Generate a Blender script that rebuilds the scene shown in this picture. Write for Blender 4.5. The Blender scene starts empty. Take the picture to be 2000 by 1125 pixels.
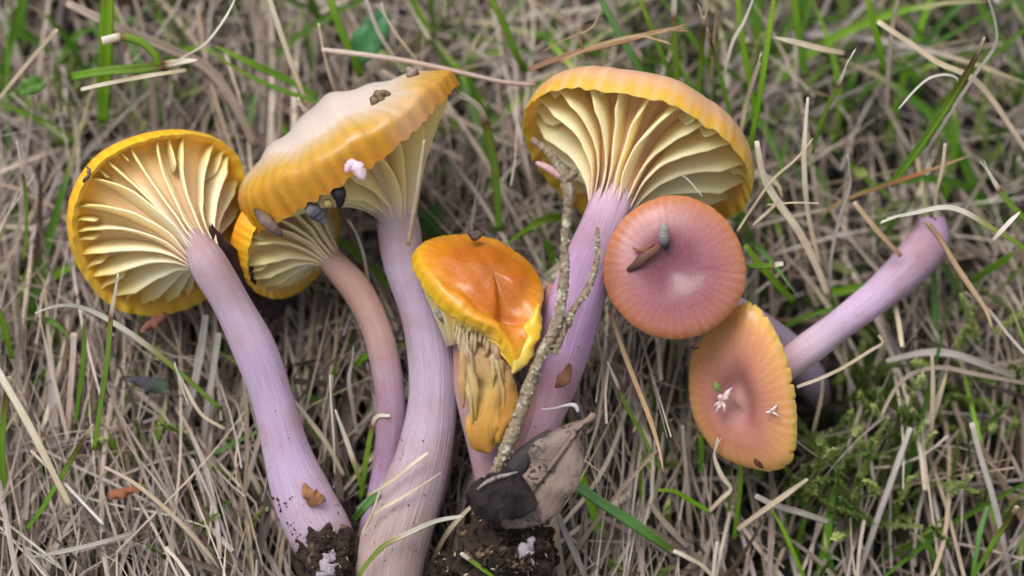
import bpy, math, random
import numpy as np
from mathutils import Vector, Matrix
rng = np.random.default_rng(7)
random.seed(7)
scene = bpy.context.scene
R = math.radians

# ------------------------------------------------------------------ view set-up
# lengths below are in tenths of a millimetre; one such unit is 1e-4 m
U = 1e-4
PITCH = R(72)            # camera looks down at the lawn
CP, SP = math.cos(PITCH), math.sin(PITCH)
DIST = 4500.0            # camera to subject plane (0.45 m)
CZ = 450.0               # height of the subject plane's centre above the soil

cam_d = bpy.data.cameras.new('camera')
cam = bpy.data.objects.new('camera', cam_d)
scene.collection.objects.link(cam)
scene.camera = cam
cam_d.sensor_width = 36
cam_d.lens = 36 * DIST / 2000.0
cam_d.clip_start = 0.01
cam_d.clip_end = 200
cam.location = (0, -DIST * CP * U, (CZ + DIST * SP) * U)
cam.rotation_euler = (math.pi / 2 - PITCH, 0, 0)
cam_d.dof.use_dof = True
cam_d.dof.focus_distance = (DIST - 40) * U
cam_d.dof.aperture_fstop = 6.0

world = bpy.data.worlds.new('World')
scene.world = world
world.use_nodes = True
wn = world.node_tree
bg = wn.nodes['Background']
sky = wn.nodes.new('ShaderNodeTexSky')
sky.sky_type = 'NISHITA'
sky.sun_disc = False
SUN_EL, SUN_AZ = R(62), R(-38)      # azimuth from +Y, towards -X
sky.sun_elevation = SUN_EL
sky.sun_rotation = SUN_AZ
sky.air_density = 1.0
sky.dust_density = 4.0
hs = wn.nodes.new('ShaderNodeHueSaturation')     # an overcast, nearly white sky
hs.inputs['Saturation'].default_value = 0.30
wn.links.new(sky.outputs[0], hs.inputs['Color'])
wn.links.new(hs.outputs[0], bg.inputs['Color'])
bg.inputs['Strength'].default_value = 0.14

sun_d = bpy.data.lights.new('sun', 'SUN')
sun_d.energy = 1.9
sun_d.angle = R(35)
sun_d.color = (1, 0.97, 0.93)
sun = bpy.data.objects.new('sun', sun_d)
scene.collection.objects.link(sun)
sd = Vector((math.sin(SUN_AZ) * math.cos(SUN_EL), math.cos(SUN_AZ) * math.cos(SUN_EL), math.sin(SUN_EL)))
sun.rotation_euler = sd.to_track_quat('Z', 'Y').to_euler()
sun.location = sd * 2

scene.view_settings.view_transform = 'Standard'
scene.view_settings.look = 'None'
scene.view_settings.gamma = 1
scene.view_settings.use_curve_mapping = False
scene.view_settings.exposure = 0.2
scene.render.engine = 'CYCLES'
scene.cycles.use_denoising = True
scene.cycles.max_bounces = 5
scene.cycles.diffuse_bounces = 3
scene.cycles.adaptive_threshold = 0.02

# ------------------------------------------------------------------ helpers
def lin(h):
    h = h.lstrip('#')
    c = np.array([int(h[i:i + 2], 16) / 255 for i in (0, 2, 4)])
    return np.where(c <= 0.04045, c / 12.92, ((c + 0.055) / 1.055) ** 2.4)

def P(px, py, z=0.0):
    """a place seen at photo position (px,py), z units nearer the camera than the subject plane, in view axes"""
    k = 1 - z / DIST
    return np.array([(px - 1000) * k, (562.5 - py) * k, z], float)

def PP(lst, z=0.0):
    return np.array([P(*(p if len(p) > 2 else (p[0], p[1], z))) for p in lst])

def to_ground(v):
    v = np.asarray(v, float)
    return np.stack([v[..., 0], v[..., 1] * SP - v[..., 2] * CP, CZ + v[..., 1] * CP + v[..., 2] * SP], -1)

def to_view(g):
    g = np.asarray(g, float)
    dz = g[..., 2] - CZ
    return np.stack([g[..., 0], g[..., 1] * SP + dz * CP, dz * SP - g[..., 1] * CP], -1)

def W(v):
    return to_ground(v) * U

def unit(v):
    v = np.asarray(v, float)
    return v / (np.linalg.norm(v, axis=-1, keepdims=True) + 1e-12)

def spline(pts, n, closed=False):
    """Catmull-Rom through rows of pts, resampled evenly by length"""
    p = np.asarray(pts, float)
    m = len(p)
    if closed:
        q = np.vstack([p[-1], p, p[0], p[1]])
        segs = m
    else:
        q = np.vstack([2 * p[0] - p[1], p, 2 * p[-1] - p[-2]])
        segs = m - 1
    out = []
    K = 24
    for i in range(segs):
        a, b, c, d = q[i], q[i + 1], q[i + 2], q[i + 3]
        t = np.linspace(0, 1, K, endpoint=False)[:, None]
        out.append(0.5 * (2 * b + (c - a) * t + (2 * a - 5 * b + 4 * c - d) * t ** 2 + (3 * b - a - 3 * c + d) * t ** 3))
    out = np.vstack(out + [q[1:2] if closed else q[-2:-1]])
    L = np.concatenate([[0], np.cumsum(np.linalg.norm(np.diff(out[:, :3], axis=0), axis=1))])
    t = np.linspace(0, L[-1], n + 1)[:-1] if closed else np.linspace(0, L[-1], n)
    return np.stack([np.interp(t, L, out[:, k]) for k in range(out.shape[1])], 1)

def stops(u, st):
    """colour along u from [(u0, '#hex'), ...]"""
    us = [s[0] for s in st]
    cs = np.array([lin(s[1]) if isinstance(s[1], str) else s[1] for s in st])
    return np.stack([np.interp(u, us, cs[:, k]) for k in range(3)], -1)

def wav(seed, x, f):
    """smooth 1-D noise"""
    r = np.random.default_rng(seed)
    o = 0
    for k in range(4):
        o = o + np.sin(x * f * (1 + 0.83 * k) + r.uniform(0, 6.28)) / (1 + 0.6 * k)
    return o / 2.2

OCC_W, OCC_H, OCC_C = 260, 160, 10.0          # what must stay clear of the thatch: 10-unit cells round the picture
occ = np.full((OCC_H, OCC_W), 1e9)

def occupy(v, grow=2):
    k = DIST / (DIST - v[:, 2])
    ix = ((v[:, 0] * k + 1300) / OCC_C).astype(int)
    iy = ((v[:, 1] * k + 800) / OCC_C).astype(int)
    for dx in range(-grow, grow + 1):
        for dy in range(-grow, grow + 1):
            a, b = ix + dx, iy + dy
            ok = (a >= 0) & (a < OCC_W) & (b >= 0) & (b < OCC_H)
            np.minimum.at(occ, (b[ok], a[ok]), v[ok, 2])

def link(o):
    scene.collection.objects.link(o)
    return o

def mesh_obj(name, verts, faces, mat, parent=None, origin=None, cols=None, uvs=None, smooth=True, keep_clear=False):
    """verts in view axes; the object's own origin is the parent's (or `origin`)"""
    verts = np.asarray(verts, float)
    if keep_clear:
        occupy(verts)
    if parent is not None:
        org = Vector(parent.matrix_world.translation) if parent.parent is None else Vector(parent['_org'])
    else:
        org = Vector(W(origin if origin is not None else verts.mean(0)))
    w = W(verts) - np.array(org)
    me = bpy.data.meshes.new(name)
    me.from_pydata(w.tolist(), [], [tuple(int(i) for i in f) for f in faces])
    if cols is not None:
        a = me.color_attributes.new('Col', 'FLOAT_COLOR', 'POINT')
        c4 = np.ones((len(verts), 4), np.float32)
        c4[:, :3] = cols
        a.data.foreach_set('color', c4.ravel())
    if uvs is not None:
        uv = me.uv_layers.new(name='UVMap')
        vi = np.zeros(len(me.loops), np.int32)
        me.loops.foreach_get('vertex_index', vi)
        uv.data.foreach_set('uv', np.asarray(uvs, np.float32)[vi].ravel())
    if smooth:
        me.polygons.foreach_set('use_smooth', np.ones(len(me.polygons), bool))
    me.materials.append(mat)
    me.update()
    o = link(bpy.data.objects.new(name, me))
    if parent is not None:
        o.parent = parent
        o['_org'] = [float(x) for x in org]
    else:
        o.location = org
        o['_org'] = [float(x) for x in org]
    return o

def tag(o, label, cat, group=None):
    o['label'] = label
    o['category'] = cat
    if group:
        o['group'] = group
    return o

def thing(name, label, cat, at, group=None):
    o = link(bpy.data.objects.new(name, None))
    o.empty_display_size = 0.005
    o.location = Vector(W(at))
    bpy.context.view_layer.update()
    return tag(o, label, cat, group)

def grid_faces(nu, nv, closed_v=False, flip=False, off=0):
    """quads of an nu x nv vertex grid (row-major)"""
    f = []
    for i in range(nu - 1):
        for j in range(nv if closed_v else nv - 1):
            j2 = (j + 1) % nv
            q = (off + i * nv + j, off + i * nv + j2, off + (i + 1) * nv + j2, off + (i + 1) * nv + j)
            f.append(q[::-1] if flip else q)
    return f

# ------------------------------------------------------------------ materials
def mat_new(name):
    m = bpy.data.materials.new(name)
    m.use_nodes = True
    return m, m.node_tree, m.node_tree.nodes['Principled BSDF']

def N(t, kind, **kw):
    n = t.nodes.new(kind)
    for k, v in kw.items():
        if k in n.inputs:
            n.inputs[k].default_value = v
        else:
            setattr(n, k, v)
    return n

def mixc(t, fac, a, b, mode='MIX'):
    n = t.nodes.new('ShaderNodeMix')
    n.data_type = 'RGBA'
    n.blend_type = mode
    for s, v in ((n.inputs[0], fac), (n.inputs[6], a), (n.inputs[7], b)):
        if isinstance(v, bpy.types.NodeSocket):
            t.links.new(v, s)
        elif isinstance(v, (int, float)):
            s.default_value = v
        else:
            s.default_value = (*v, 1)
    return n.outputs[2]

def ramp(t, src, p0, p1, c0=0.0, c1=1.0):
    n = t.nodes.new('ShaderNodeMapRange')
    n.inputs[1].default_value, n.inputs[2].default_value = p0, p1
    n.inputs[3].default_value, n.inputs[4].default_value = c0, c1
    t.links.new(src, n.inputs[0])
    return n.outputs[0]

def noise(t, vec, scale, detail=3, rough=0.55):
    n = N(t, 'ShaderNodeTexNoise', Scale=scale, Detail=detail, Roughness=rough)
    if vec is not None:
        t.links.new(vec, n.inputs['Vector'])
    return n.outputs['Fac']

def bump(t, bsdf, h, strength, dist):
    b = N(t, 'ShaderNodeBump', Strength=strength, Distance=dist)
    t.links.new(h, b.inputs['Height'])
    t.links.new(b.outputs[0], bsdf.inputs['Normal'])

def flesh_material(name, rough=0.42, sss=0.35, spec=0.4, fine=0.12, streak=0.0, specks=0.0, radius=(2.2, 1.2, 0.7), coat=0.0):
    """waxy fungus flesh: colour from the part's own pigment, mottling, fibres, soil specks"""
    m, t, b = mat_new(name)
    col = N(t, 'ShaderNodeVertexColor', layer_name='Col').outputs['Color']
    tc = N(t, 'ShaderNodeTexCoord')
    ob = tc.outputs['Object']
    n1 = noise(t, ob, 170, 4)
    n2 = noise(t, ob, 1400, 3, 0.6)
    col = mixc(t, ramp(t, n1, 0.3, 0.7, 0, 0.55 * fine * 4), col, mixc(t, 1.0, col, (0.80, 0.72, 0.70), 'MULTIPLY'))
    col = mixc(t, ramp(t, n2, 0.45, 0.75, 0, fine), col, (0.92, 0.88, 0.85))
    h = n2
    if streak:
        mp = N(t, 'ShaderNodeMapping')
        mp.inputs['Scale'].default_value = (0.8, 34, 1)
        t.links.new(tc.outputs['UV'], mp.inputs[0])
        st = noise(t, mp.outputs[0], 1.0, 4, 0.65)
        col = mixc(t, ramp(t, st, 0.35, 0.7, 0, streak), col, mixc(t, 1.0, col, (0.72, 0.60, 0.66), 'MULTIPLY'))
        col = mixc(t, ramp(t, st, 0.35, 0.28, 0, streak * 0.8), col, (0.85, 0.78, 0.82))
        nb = noise(t, ob, 75, 5, 0.6)            # tan bruises
        col = mixc(t, ramp(t, nb, 0.48, 0.70, 0, 0.85), col, mixc(t, 1.0, col, (0.86, 0.72, 0.58), 'MULTIPLY'))
        nc = noise(t, ob, 420, 4, 0.7)
        col = mixc(t, ramp(t, nc, 0.62, 0.72, 0, 0.45), col, (0.36, 0.24, 0.19))
        h = st
    if specks:
        v = N(t, 'ShaderNodeTexVoronoi', Scale=420.0)
        t.links.new(ob, v.inputs['Vector'])
        gate = noise(t, ob, 95, 2)
        s = mixc(t, 1.0, ramp(t, v.outputs['Distance'], 0.16, 0.12), ramp(t, gate, 0.62 - specks * 0.1, 0.66 - specks * 0.1), 'MULTIPLY')
        col = mixc(t, s, col, (0.03, 0.022, 0.02))
    t.links.new(col, b.inputs['Base Color'])
    t.links.new(ramp(t, n1, 0.3, 0.7, rough - 0.12, rough + 0.12), b.inputs['Roughness'])
    b.inputs['Specular IOR Level'].default_value = spec
    b.inputs['Coat Weight'].default_value = coat
    b.inputs['Coat Roughness'].default_value = 0.22
    b.inputs['Subsurface Weight'].default_value = sss
    b.inputs['Subsurface Radius'].default_value = radius
    b.inputs['Subsurface Scale'].default_value = 0.001
    bump(t, b, h, 0.6 if streak else 0.25, 0.0006 if streak else 0.00025)
    return m

def blade_material(name, rough=0.55, trans=0.22, streak=0.45, tint=(0.70, 0.66, 0.62)):
    m, t, b = mat_new(name)
    col = N(t, 'ShaderNodeVertexColor', layer_name='Col').outputs['Color']
    tc = N(t, 'ShaderNodeTexCoord')
    mp = N(t, 'ShaderNodeMapping')
    mp.inputs['Scale'].default_value = (1.5, 9, 1)
    t.links.new(tc.outputs['UV'], mp.inputs[0])
    st = noise(t, mp.outputs[0], 1.0, 4, 0.65)
    n1 = noise(t, tc.outputs['Object'], 260, 3)
    c = mixc(t, ramp(t, st, 0.38, 0.66, 0, streak), col, mixc(t, 1.0, col, tint, 'MULTIPLY'))
    c = mixc(t, ramp(t, n1, 0.45, 0.75, 0, 0.5), c, mixc(t, 1.0, c, (0.72, 0.64, 0.56), 'MULTIPLY'))
    t.links.new(c, b.inputs['Base Color'])
    b.inputs['Roughness'].default_value = rough
    b.inputs['Specular IOR Level'].default_value = 0.3
    bump(t, b, st, 0.5, 0.0002)
    tr = N(t, 'ShaderNodeBsdfTranslucent')
    t.links.new(c, tr.inputs['Color'])
    mx = N(t, 'ShaderNodeMixShader', Fac=trans)
    out = t.nodes['Material Output']
    t.links.new(b.outputs[0], mx.inputs[1])
    t.links.new(tr.outputs[0], mx.inputs[2])
    t.links.new(mx.outputs[0], out.inputs['Surface'])
    return m

def crusty_material(name, base, dark, pale, scale=900, rough=0.85, dark_at=0.55, pale_at=0.6):
    m, t, b = mat_new(name)
    tc = N(t, 'ShaderNodeTexCoord')
    n1 = noise(t, tc.outputs['Object'], scale, 5, 0.65)
    n2 = noise(t, tc.outputs['Object'], scale * 0.37, 4, 0.6)
    c = mixc(t, ramp(t, n1, dark_at, dark_at + 0.1), base, dark)
    c = mixc(t, ramp(t, n2, pale_at, pale_at + 0.08), c, pale)
    t.links.new(c, b.inputs['Base Color'])
    b.inputs['Roughness'].default_value = rough
    b.inputs['Specular IOR Level'].default_value = 0.25
    bump(t, b, n1, 0.8, 0.0005)
    return m

M_CAP = flesh_material('cap_flesh', 0.42, 0.4, 0.42, fine=0.05, coat=0.22)
M_GILL = flesh_material('gill_flesh', 0.55, 0.6, 0.25, fine=0.03, radius=(3.2, 2.2, 1.1))
M_STEM = flesh_material('stem_flesh', 0.45, 0.35, 0.35, fine=0.06, streak=0.6, specks=0.0)
M_BLADE = blade_material('green_blade', 0.42, 0.25, 0.35, (0.72, 0.78, 0.6))
M_STRAW = blade_material('dry_straw', 0.55, 0.08, 0.75, (0.60, 0.54, 0.48))
M_LITTER = blade_material('plant_litter', 0.7, 0.08, 0.6, (0.5, 0.45, 0.42))
M_SOIL = crusty_material('dark_soil', lin('#3d3029') * 0.8, lin('#1a1411'), lin('#6e5847'), 700, 0.9, 0.5, 0.58)
M_LICHEN = crusty_material('lichen_bark', lin('#94846f'), lin('#5c4738'), lin('#c3c3ac'), 1300, 0.85, 0.52, 0.57)
M_FLAKE = crusty_material('lichen_flake', lin('#b9b39a'), lin('#857c66'), lin('#dedccb'), 1300, 0.85)

# ------------------------------------------------------------------ ground
def make_ground():
    n = 121
    t = np.linspace(-1, 1, n)
    ax = np.sign(t) * (np.abs(t) * 3000 + np.abs(t) ** 9 * 200000)      # fine by the subject, out to 20 m
    X, Y = np.meshgrid(ax, ax)
    near = np.exp(-(X ** 2 + Y ** 2) / 6e6)
    Z = -12 + near * (14 * np.sin(X * 0.013 + 1) * np.cos(Y * 0.011) + 8 * np.sin(X * 0.04 + Y * 0.03))
    g = np.stack([X, Y, Z], -1).reshape(-1, 3)
    m, tr, b = mat_new('soil_and_turf')
    tc = N(tr, 'ShaderNodeTexCoord')
    a = noise(tr, tc.outputs['Object'], 220, 5, 0.65)
    c2 = noise(tr, tc.outputs['Object'], 38, 4)
    c = mixc(tr, ramp(tr, a, 0.4, 0.65), lin('#1a1512'), lin('#362d26'))
    c = mixc(tr, ramp(tr, c2, 0.5, 0.62, 0, 0.7), c, lin('#2c3a17'))
    tr.links.new(c, b.inputs['Base Color'])
    b.inputs['Roughness'].default_value = 0.95
    bump(tr, b, a, 0.8, 0.002)
    me = bpy.data.meshes.new('ground')
    me.from_pydata((g * U).tolist(), [], grid_faces(n, n))
    me.materials.append(m)
    o = link(bpy.data.objects.new('ground', me))
    o['kind'] = 'structure'
make_ground()

# ------------------------------------------------------------------ mushrooms
STEM_PATHS = {}
def stem_part(parent, path, cols, name='stem', ridges=0, seed=1, squash=0.92, n=90, m=36, lump=0.05, cut=None, flare=True):
    """path rows: px, py, z, radius"""
    p = np.array([[*P(q[0], q[1], q[2]), q[3]] for q in path])
    if flare:            # the root of the stem, hidden in the cap's flesh
        d0 = unit(p[0, :3] - p[1, :3])
        p = np.vstack([[*(p[0, :3] + d0 * 48), p[0, 3] * 0.3], [*(p[0, :3] + d0 * 24), p[0, 3] * 0.72], p])
    s = spline(p, n)
    c, r = s[:, :3], s[:, 3]
    tan = unit(np.gradient(c, axis=0))
    side = unit(np.cross(tan, [0, 0, 1.0]))
    nor = np.cross(side, tan)
    a = np.linspace(0, 2 * np.pi, m, endpoint=False)
    u = np.linspace(0, 1, n)
    rr = r[:, None] * (1 + lump * wav(seed, u * 9, 1.0)[:, None] + lump * 0.8 * np.sin(a * 2 + seed)[None, :] * wav(seed + 3, u * 4, 1.0)[:, None]
                       + 0.012 * np.sin(a * 7 + seed + 3 * u[:, None]))
    if ridges:
        rr = rr * (1 + 0.07 * np.cos(a * ridges)[None, :] * np.clip(1 - u / 0.16, 0, 1)[:, None])
    V = c[:, None, :] + rr[..., None] * (np.cos(a)[None, :, None] * side[:, None, :] + squash * np.sin(a)[None, :, None] * nor[:, None, :])
    if cut is not None:       # ragged broken end
        V[-6:] += tan[-6:, None, :] * (cut * np.sin(a * 5 + seed) * np.sin(a * 3))[None, :, None] * np.linspace(0, 1, 6)[:, None, None]
    cs_ = stops(u, cols)
    cs_ = cs_ * 0.90 + cs_.mean(1, keepdims=True) * 0.10
    cs_ = cs_ * np.array([1.04, 1.05, 1.06])
    col = cs_[:, None, :] * (1 + 0.05 * wav(seed + 9, u * 14, 1.0))[:, None, None] * np.ones((1, m, 1))
    L = np.concatenate([[0], np.cumsum(np.linalg.norm(np.diff(c, axis=0), axis=1))]) / 100
    uv = np.stack([np.repeat(L[:, None], m, 1), np.repeat((np.abs(a / np.pi - 1))[None, :], n, 0)], -1)
    V = V.reshape(-1, 3)
    faces = grid_faces(n, m, True)
    V = np.vstack([V, c[0] - tan[0] * 5, c[-1] + tan[-1] * r[-1] * 0.15])
    k0, k1 = n * m, n * m + 1
    faces += [(k0, (j + 1) % m, j) for j in range(m)] + [(k1, (n - 1) * m + j, (n - 1) * m + (j + 1) % m) for j in range(m)]
    cc = np.vstack([col.reshape(-1, 3), col[0, :1], col[-1, :1] * 0.8])
    uu = np.vstack([uv.reshape(-1, 2), [[0, 0], [L[-1], 0]]])
    o = mesh_obj(name, V, faces, M_STEM, parent, cols=cc, uvs=uu, keep_clear=True)
    STEM_PATHS[o.name] = path
    return o

def plane_loop(pts, c, n, extra=None):
    """photo outline of a cap margin lifted onto the cap's own tilted plane (through c, axis n)"""
    out = []
    c3 = P(*c)
    for q in pts:
        z = c[2]
        for _ in range(4):
            v = P(q[0], q[1], z)
            z = c[2] - (n[0] * (v[0] - c3[0]) + n[1] * (v[1] - c3[1])) / n[2]
        out.append(P(q[0], q[1], z + (q[2] if len(q) > 2 else 0)))
    return np.array(out)

def ellipse_loop(c, n, e1, a, b, m=28, wob=0.02, seed=0):
    n = unit(n)
    e1 = unit(np.array(e1) - n * np.dot(e1, n))
    e2 = np.cross(e1, n)
    if e2[2] < 0:
        e2 = -e2
    f = np.linspace(0, 2 * np.pi, m, endpoint=False)
    k = 1 + wob * wav(seed, f, 2.0)
    return P(*c) + a * (np.cos(f) * k)[:, None] * e1 + b * (np.sin(f) * k)[:, None] * e2

def cap_part(parent, loop, n, H, top_cols, under_cols, gill_cols, apex=None, apex_r=40, stem_dir=None, roll=0.08, power=0.55, dip=0.0, dip_w=0.35,
             crenate=5, crenate_n=40, gills=30, gill_depth=55, bow=18, lamellulae=True, seed=1, centre=None, stripe=0.12, stripe_n=48, umbo=0.0,
             lip=0.07, warp=None, stripe_col=None, nphi=216, ragged=0.0, gill_range=None, mottled=0.0, tint=(1, 1, 1), short=0.45, trumpet=0.42):
    n = unit(n)
    NP, NS, NU = nphi, 40, 14
    M = spline(loop, NP, closed=True)
    C = M.mean(0) if centre is None else P(*centre)
    f = np.linspace(0, 2 * np.pi, NP, endpoint=False)
    outd = M - C
    outd = unit(outd - (outd @ n)[:, None] * n)
    rad = np.linalg.norm(M - C, axis=1).mean()
    w = np.cos(crenate_n * f + 3.5 * wav(seed, f, 3.0)) * (0.45 + 0.55 * wav(seed + 5, f, 5.0)) + 0.55 * wav(seed + 6, f, 13.0)
    M0 = M
    M = M + n * (crenate * w)[:, None] + outd * (crenate * 0.5 * wav(seed + 1, f, 19.0))[:, None]
    if ragged:
        jag = np.clip(wav(seed + 21, f, 31.0), 0, 1) ** 2
        M = M - outd * (ragged * jag)[:, None]
    # upper skin, margin (s=0) to centre (s=1)
    s = np.linspace(0, 1, NS) ** 1.5
    prof = (1 - (1 - s) ** 2) ** power
    hh = H * prof - dip * np.exp(-((1 - s) / (dip_w * 0.62)) ** 2) + umbo * np.exp(-((1 - s) / 0.12) ** 2)
    bulge = roll * rad * np.sin(np.pi * np.clip(s / 0.34, 0, 1)) ** 1.0
    edge_k = np.clip(1 - s / 0.12, 0, 1) ** 1.5
    Mk = M0[None] + (M - M0)[None] * edge_k[:, None, None]
    T = Mk + (C - Mk) * s[:, None, None] + n * hh[:, None, None] + outd[None] * bulge[:, None, None]
    rid = w[None] * (crenate * 0.6 * np.clip(1 - s / 0.36, 0, 1) ** 1.3 * np.clip(s / 0.06, 0, 1))[:, None]
    T = T + n * rid[..., None] * 0.8
    T = T + n * (0.012 * rad * (wav(seed + 2, f, 2.0)[None] * np.sin(np.pi * np.clip(s * 1.4, 0, 1))[:, None]))[..., None]
    if warp is not None:
        T = T + warp(T, s[:, None] * np.ones((1, NP)), f[None] * np.ones((NS, 1)))
    col = stops(s, top_cols)[:, None, :] * np.ones((1, NP, 1))
    stw = np.cos(stripe_n * f + 1.2 * wav(seed + 7, f, 3.0))[None] * (np.clip(1 - s / 0.5, 0, 1) ** 0.8)[:, None]
    if stripe_col is None:
        col = col * (1 + stripe * stw)[..., None]
    else:
        k = (np.clip(stripe * stw, 0, 1) * (0.45 + 0.55 * np.clip(wav(seed + 61, f, 2.0) + 0.4, 0, 1))[None])[..., None]
        col = col * (1 - k) + lin(stripe_col) * k
    if mottled:
        fr = wav(seed + 51, f, 23.0) * 0.5 + wav(seed + 53, f, 61.0) * 0.4 + wav(seed + 55, f, 3.0) * 0.8
        band = np.exp(-((s - 0.30) / 0.13) ** 2)
        pk = np.clip((fr[None] - 0.35) * 1.6, 0, 1) * band[:, None] * 0.75
        col = col * (1 - pk[..., None]) + np.array([0.74, 0.62, 0.56]) * pk[..., None]
        pm = np.clip((wav(seed + 31, f, 2.2)[None] + 0.6 * wav(seed + 33, s * 7, 1.0)[:, None]) * 0.9, 0, 1)[..., None] * mottled
        col = col * (1 - pm) + np.array([0.80, 0.66, 0.60]) * pm
    col = col * np.array(tint)
    V = [T.reshape(-1, 3)]
    CO = [col.reshape(-1, 3)]
    faces = grid_faces(NS, NP, True)
    off = NS * NP
    # underside flesh: a lip, then the gill roots down to the stem
    if apex is None:
        A = C[None] - n * 30 + outd * apex_r
        sdir = -n
    else:
        sdir = unit(stem_dir) if stem_dir is not None else -n
        ap = P(*apex)
        o2 = outd - (outd @ sdir)[:, None] * sdir
        A = ap + unit(o2) * apex_r
    su = np.linspace(0, 1, NU)
    reach = np.linalg.norm(M - A, axis=1)[:, None]
    Q = A - sdir * reach * trumpet + unit(M - A) * reach * 0.10        # gills leave the stem along it, then flare out
    def edge(ss):
        ss = np.asarray(ss)[:, None, None]
        return (1 - ss) ** 2 * M[None] + 2 * ss * (1 - ss) * Q[None] + ss ** 2 * A[None]
    def depth(ss):
        ss = np.asarray(ss)
        E = edge(ss)
        hE = ((E - M[None]) @ n).mean(1)
        dC = E - C
        rE = np.linalg.norm(dC - (dC @ n)[..., None] * n, axis=2).mean(1) / rad
        roof = np.interp(np.clip(1 - rE, 0, 1), s, hh) - hE - 6
        d = gill_depth * np.sin(np.pi * np.clip((ss - lip * 0.5) / (1 - lip * 0.5), 0, 1) ** 0.62) ** 0.75
        return np.minimum(np.clip(roof, 0.5, None), d)
    UN = edge(su) + n * depth(su)[:, None, None] - n * 2.0
    UN[0] = M - n * 0.5
    V.append(UN.reshape(-1, 3))
    CO.append((stops(su, under_cols)[:, None, :] * np.ones((1, NP, 1))).reshape(-1, 3))
    faces += grid_faces(NU, NP, True, flip=True, off=off)
    # join the two skins at the margin
    faces += [(off + j, off + (j + 1) % NP, (j + 1) % NP, j) for j in range(NP)]
    cap = mesh_obj('cap', np.vstack(V), faces, M_CAP, parent, cols=np.vstack(CO), keep_clear=True)
    # gills, each a mesh of its own under the cap
    r = np.random.default_rng(seed + 100)
    tang = np.roll(M, -1, 0) - np.roll(M, 1, 0)
    tang = unit(tang)
    def gill(phi, s0, s1, dscale, th, lean, wamp, sd):
        NG = 18 if s1 > 0.6 else 10
        sg = np.linspace(s0, s1, NG)
        j = phi / (2 * np.pi) * NP
        j0 = int(j) % NP
        j1 = (j0 + 1) % NP
        fr = j - int(j)
        def at(arr):
            return arr[..., j0, :] * (1 - fr) + arr[..., j1, :] * fr
        E = at(edge(sg))
        d = depth(sg) * dscale * np.clip((sg - s0) / 0.10 + 0.12, 0, 1) ** 0.8
        if s1 < 0.9:
            d = d * np.clip((s1 - sg) / (s1 - s0) * 2.2, 0, 1) ** 0.7
        tg = at(tang)
        fade = np.clip((sg - s0) / 0.2, 0, 1) * np.clip((1 - sg) / 0.35, 0, 1)
        latr = (wamp * wav(sd, sg * 8, 1.0) * fade)
        late = latr + lean * d * np.clip((1 - sg) / 0.3, 0, 1)
        root = at(edge(sg)) + n * (depth(sg) + 3)[:, None]
        free = E + n * (depth(sg) - d)[:, None] + n * (1.6 * wav(sd + 2, sg * 22, 1.0) * fade)[:, None]
        tk = th * (0.55 + 0.45 * np.clip((1 - sg) / 0.5, 0, 1)) * np.clip((sg - s0) / 0.05 + 0.35, 0, 1)
        rows = [root + tg * (latr + tk)[:, None], (root * 0.45 + free * 0.55) + tg * (0.45 * latr + 0.55 * late + tk * 0.62)[:, None],
                free + tg * (late + tk * 0.42)[:, None], free - n * 2.0 + tg * late[:, None], free + tg * (late - tk * 0.42)[:, None],
                (root * 0.45 + free * 0.55) + tg * (0.45 * latr + 0.55 * late - tk * 0.62)[:, None], root + tg * (latr - tk)[:, None]]
        VV = np.stack(rows, 1).reshape(-1, 3)
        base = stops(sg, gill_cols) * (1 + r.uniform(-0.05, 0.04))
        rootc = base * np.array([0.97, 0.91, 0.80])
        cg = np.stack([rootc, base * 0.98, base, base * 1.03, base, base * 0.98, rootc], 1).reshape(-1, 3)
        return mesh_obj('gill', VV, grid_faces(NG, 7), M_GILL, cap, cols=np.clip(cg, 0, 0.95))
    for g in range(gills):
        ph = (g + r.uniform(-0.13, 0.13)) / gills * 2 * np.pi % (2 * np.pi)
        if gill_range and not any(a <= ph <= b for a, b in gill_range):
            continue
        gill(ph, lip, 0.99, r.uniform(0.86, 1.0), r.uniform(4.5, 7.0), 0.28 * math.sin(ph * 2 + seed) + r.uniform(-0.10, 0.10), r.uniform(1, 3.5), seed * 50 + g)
        if lamellulae and r.uniform() < short:
            gill((ph + np.pi / gills * r.uniform(0.8, 1.2)) % (2 * np.pi), lip * 0.8, r.uniform(0.14, 0.36), r.uniform(0.45, 0.8), 4.0,
                 r.uniform(-0.2, 0.2), 2, seed * 70 + g)
    return cap

LILAC = '#c6a8cc'
CREAM = '#f0dcae'
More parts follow.
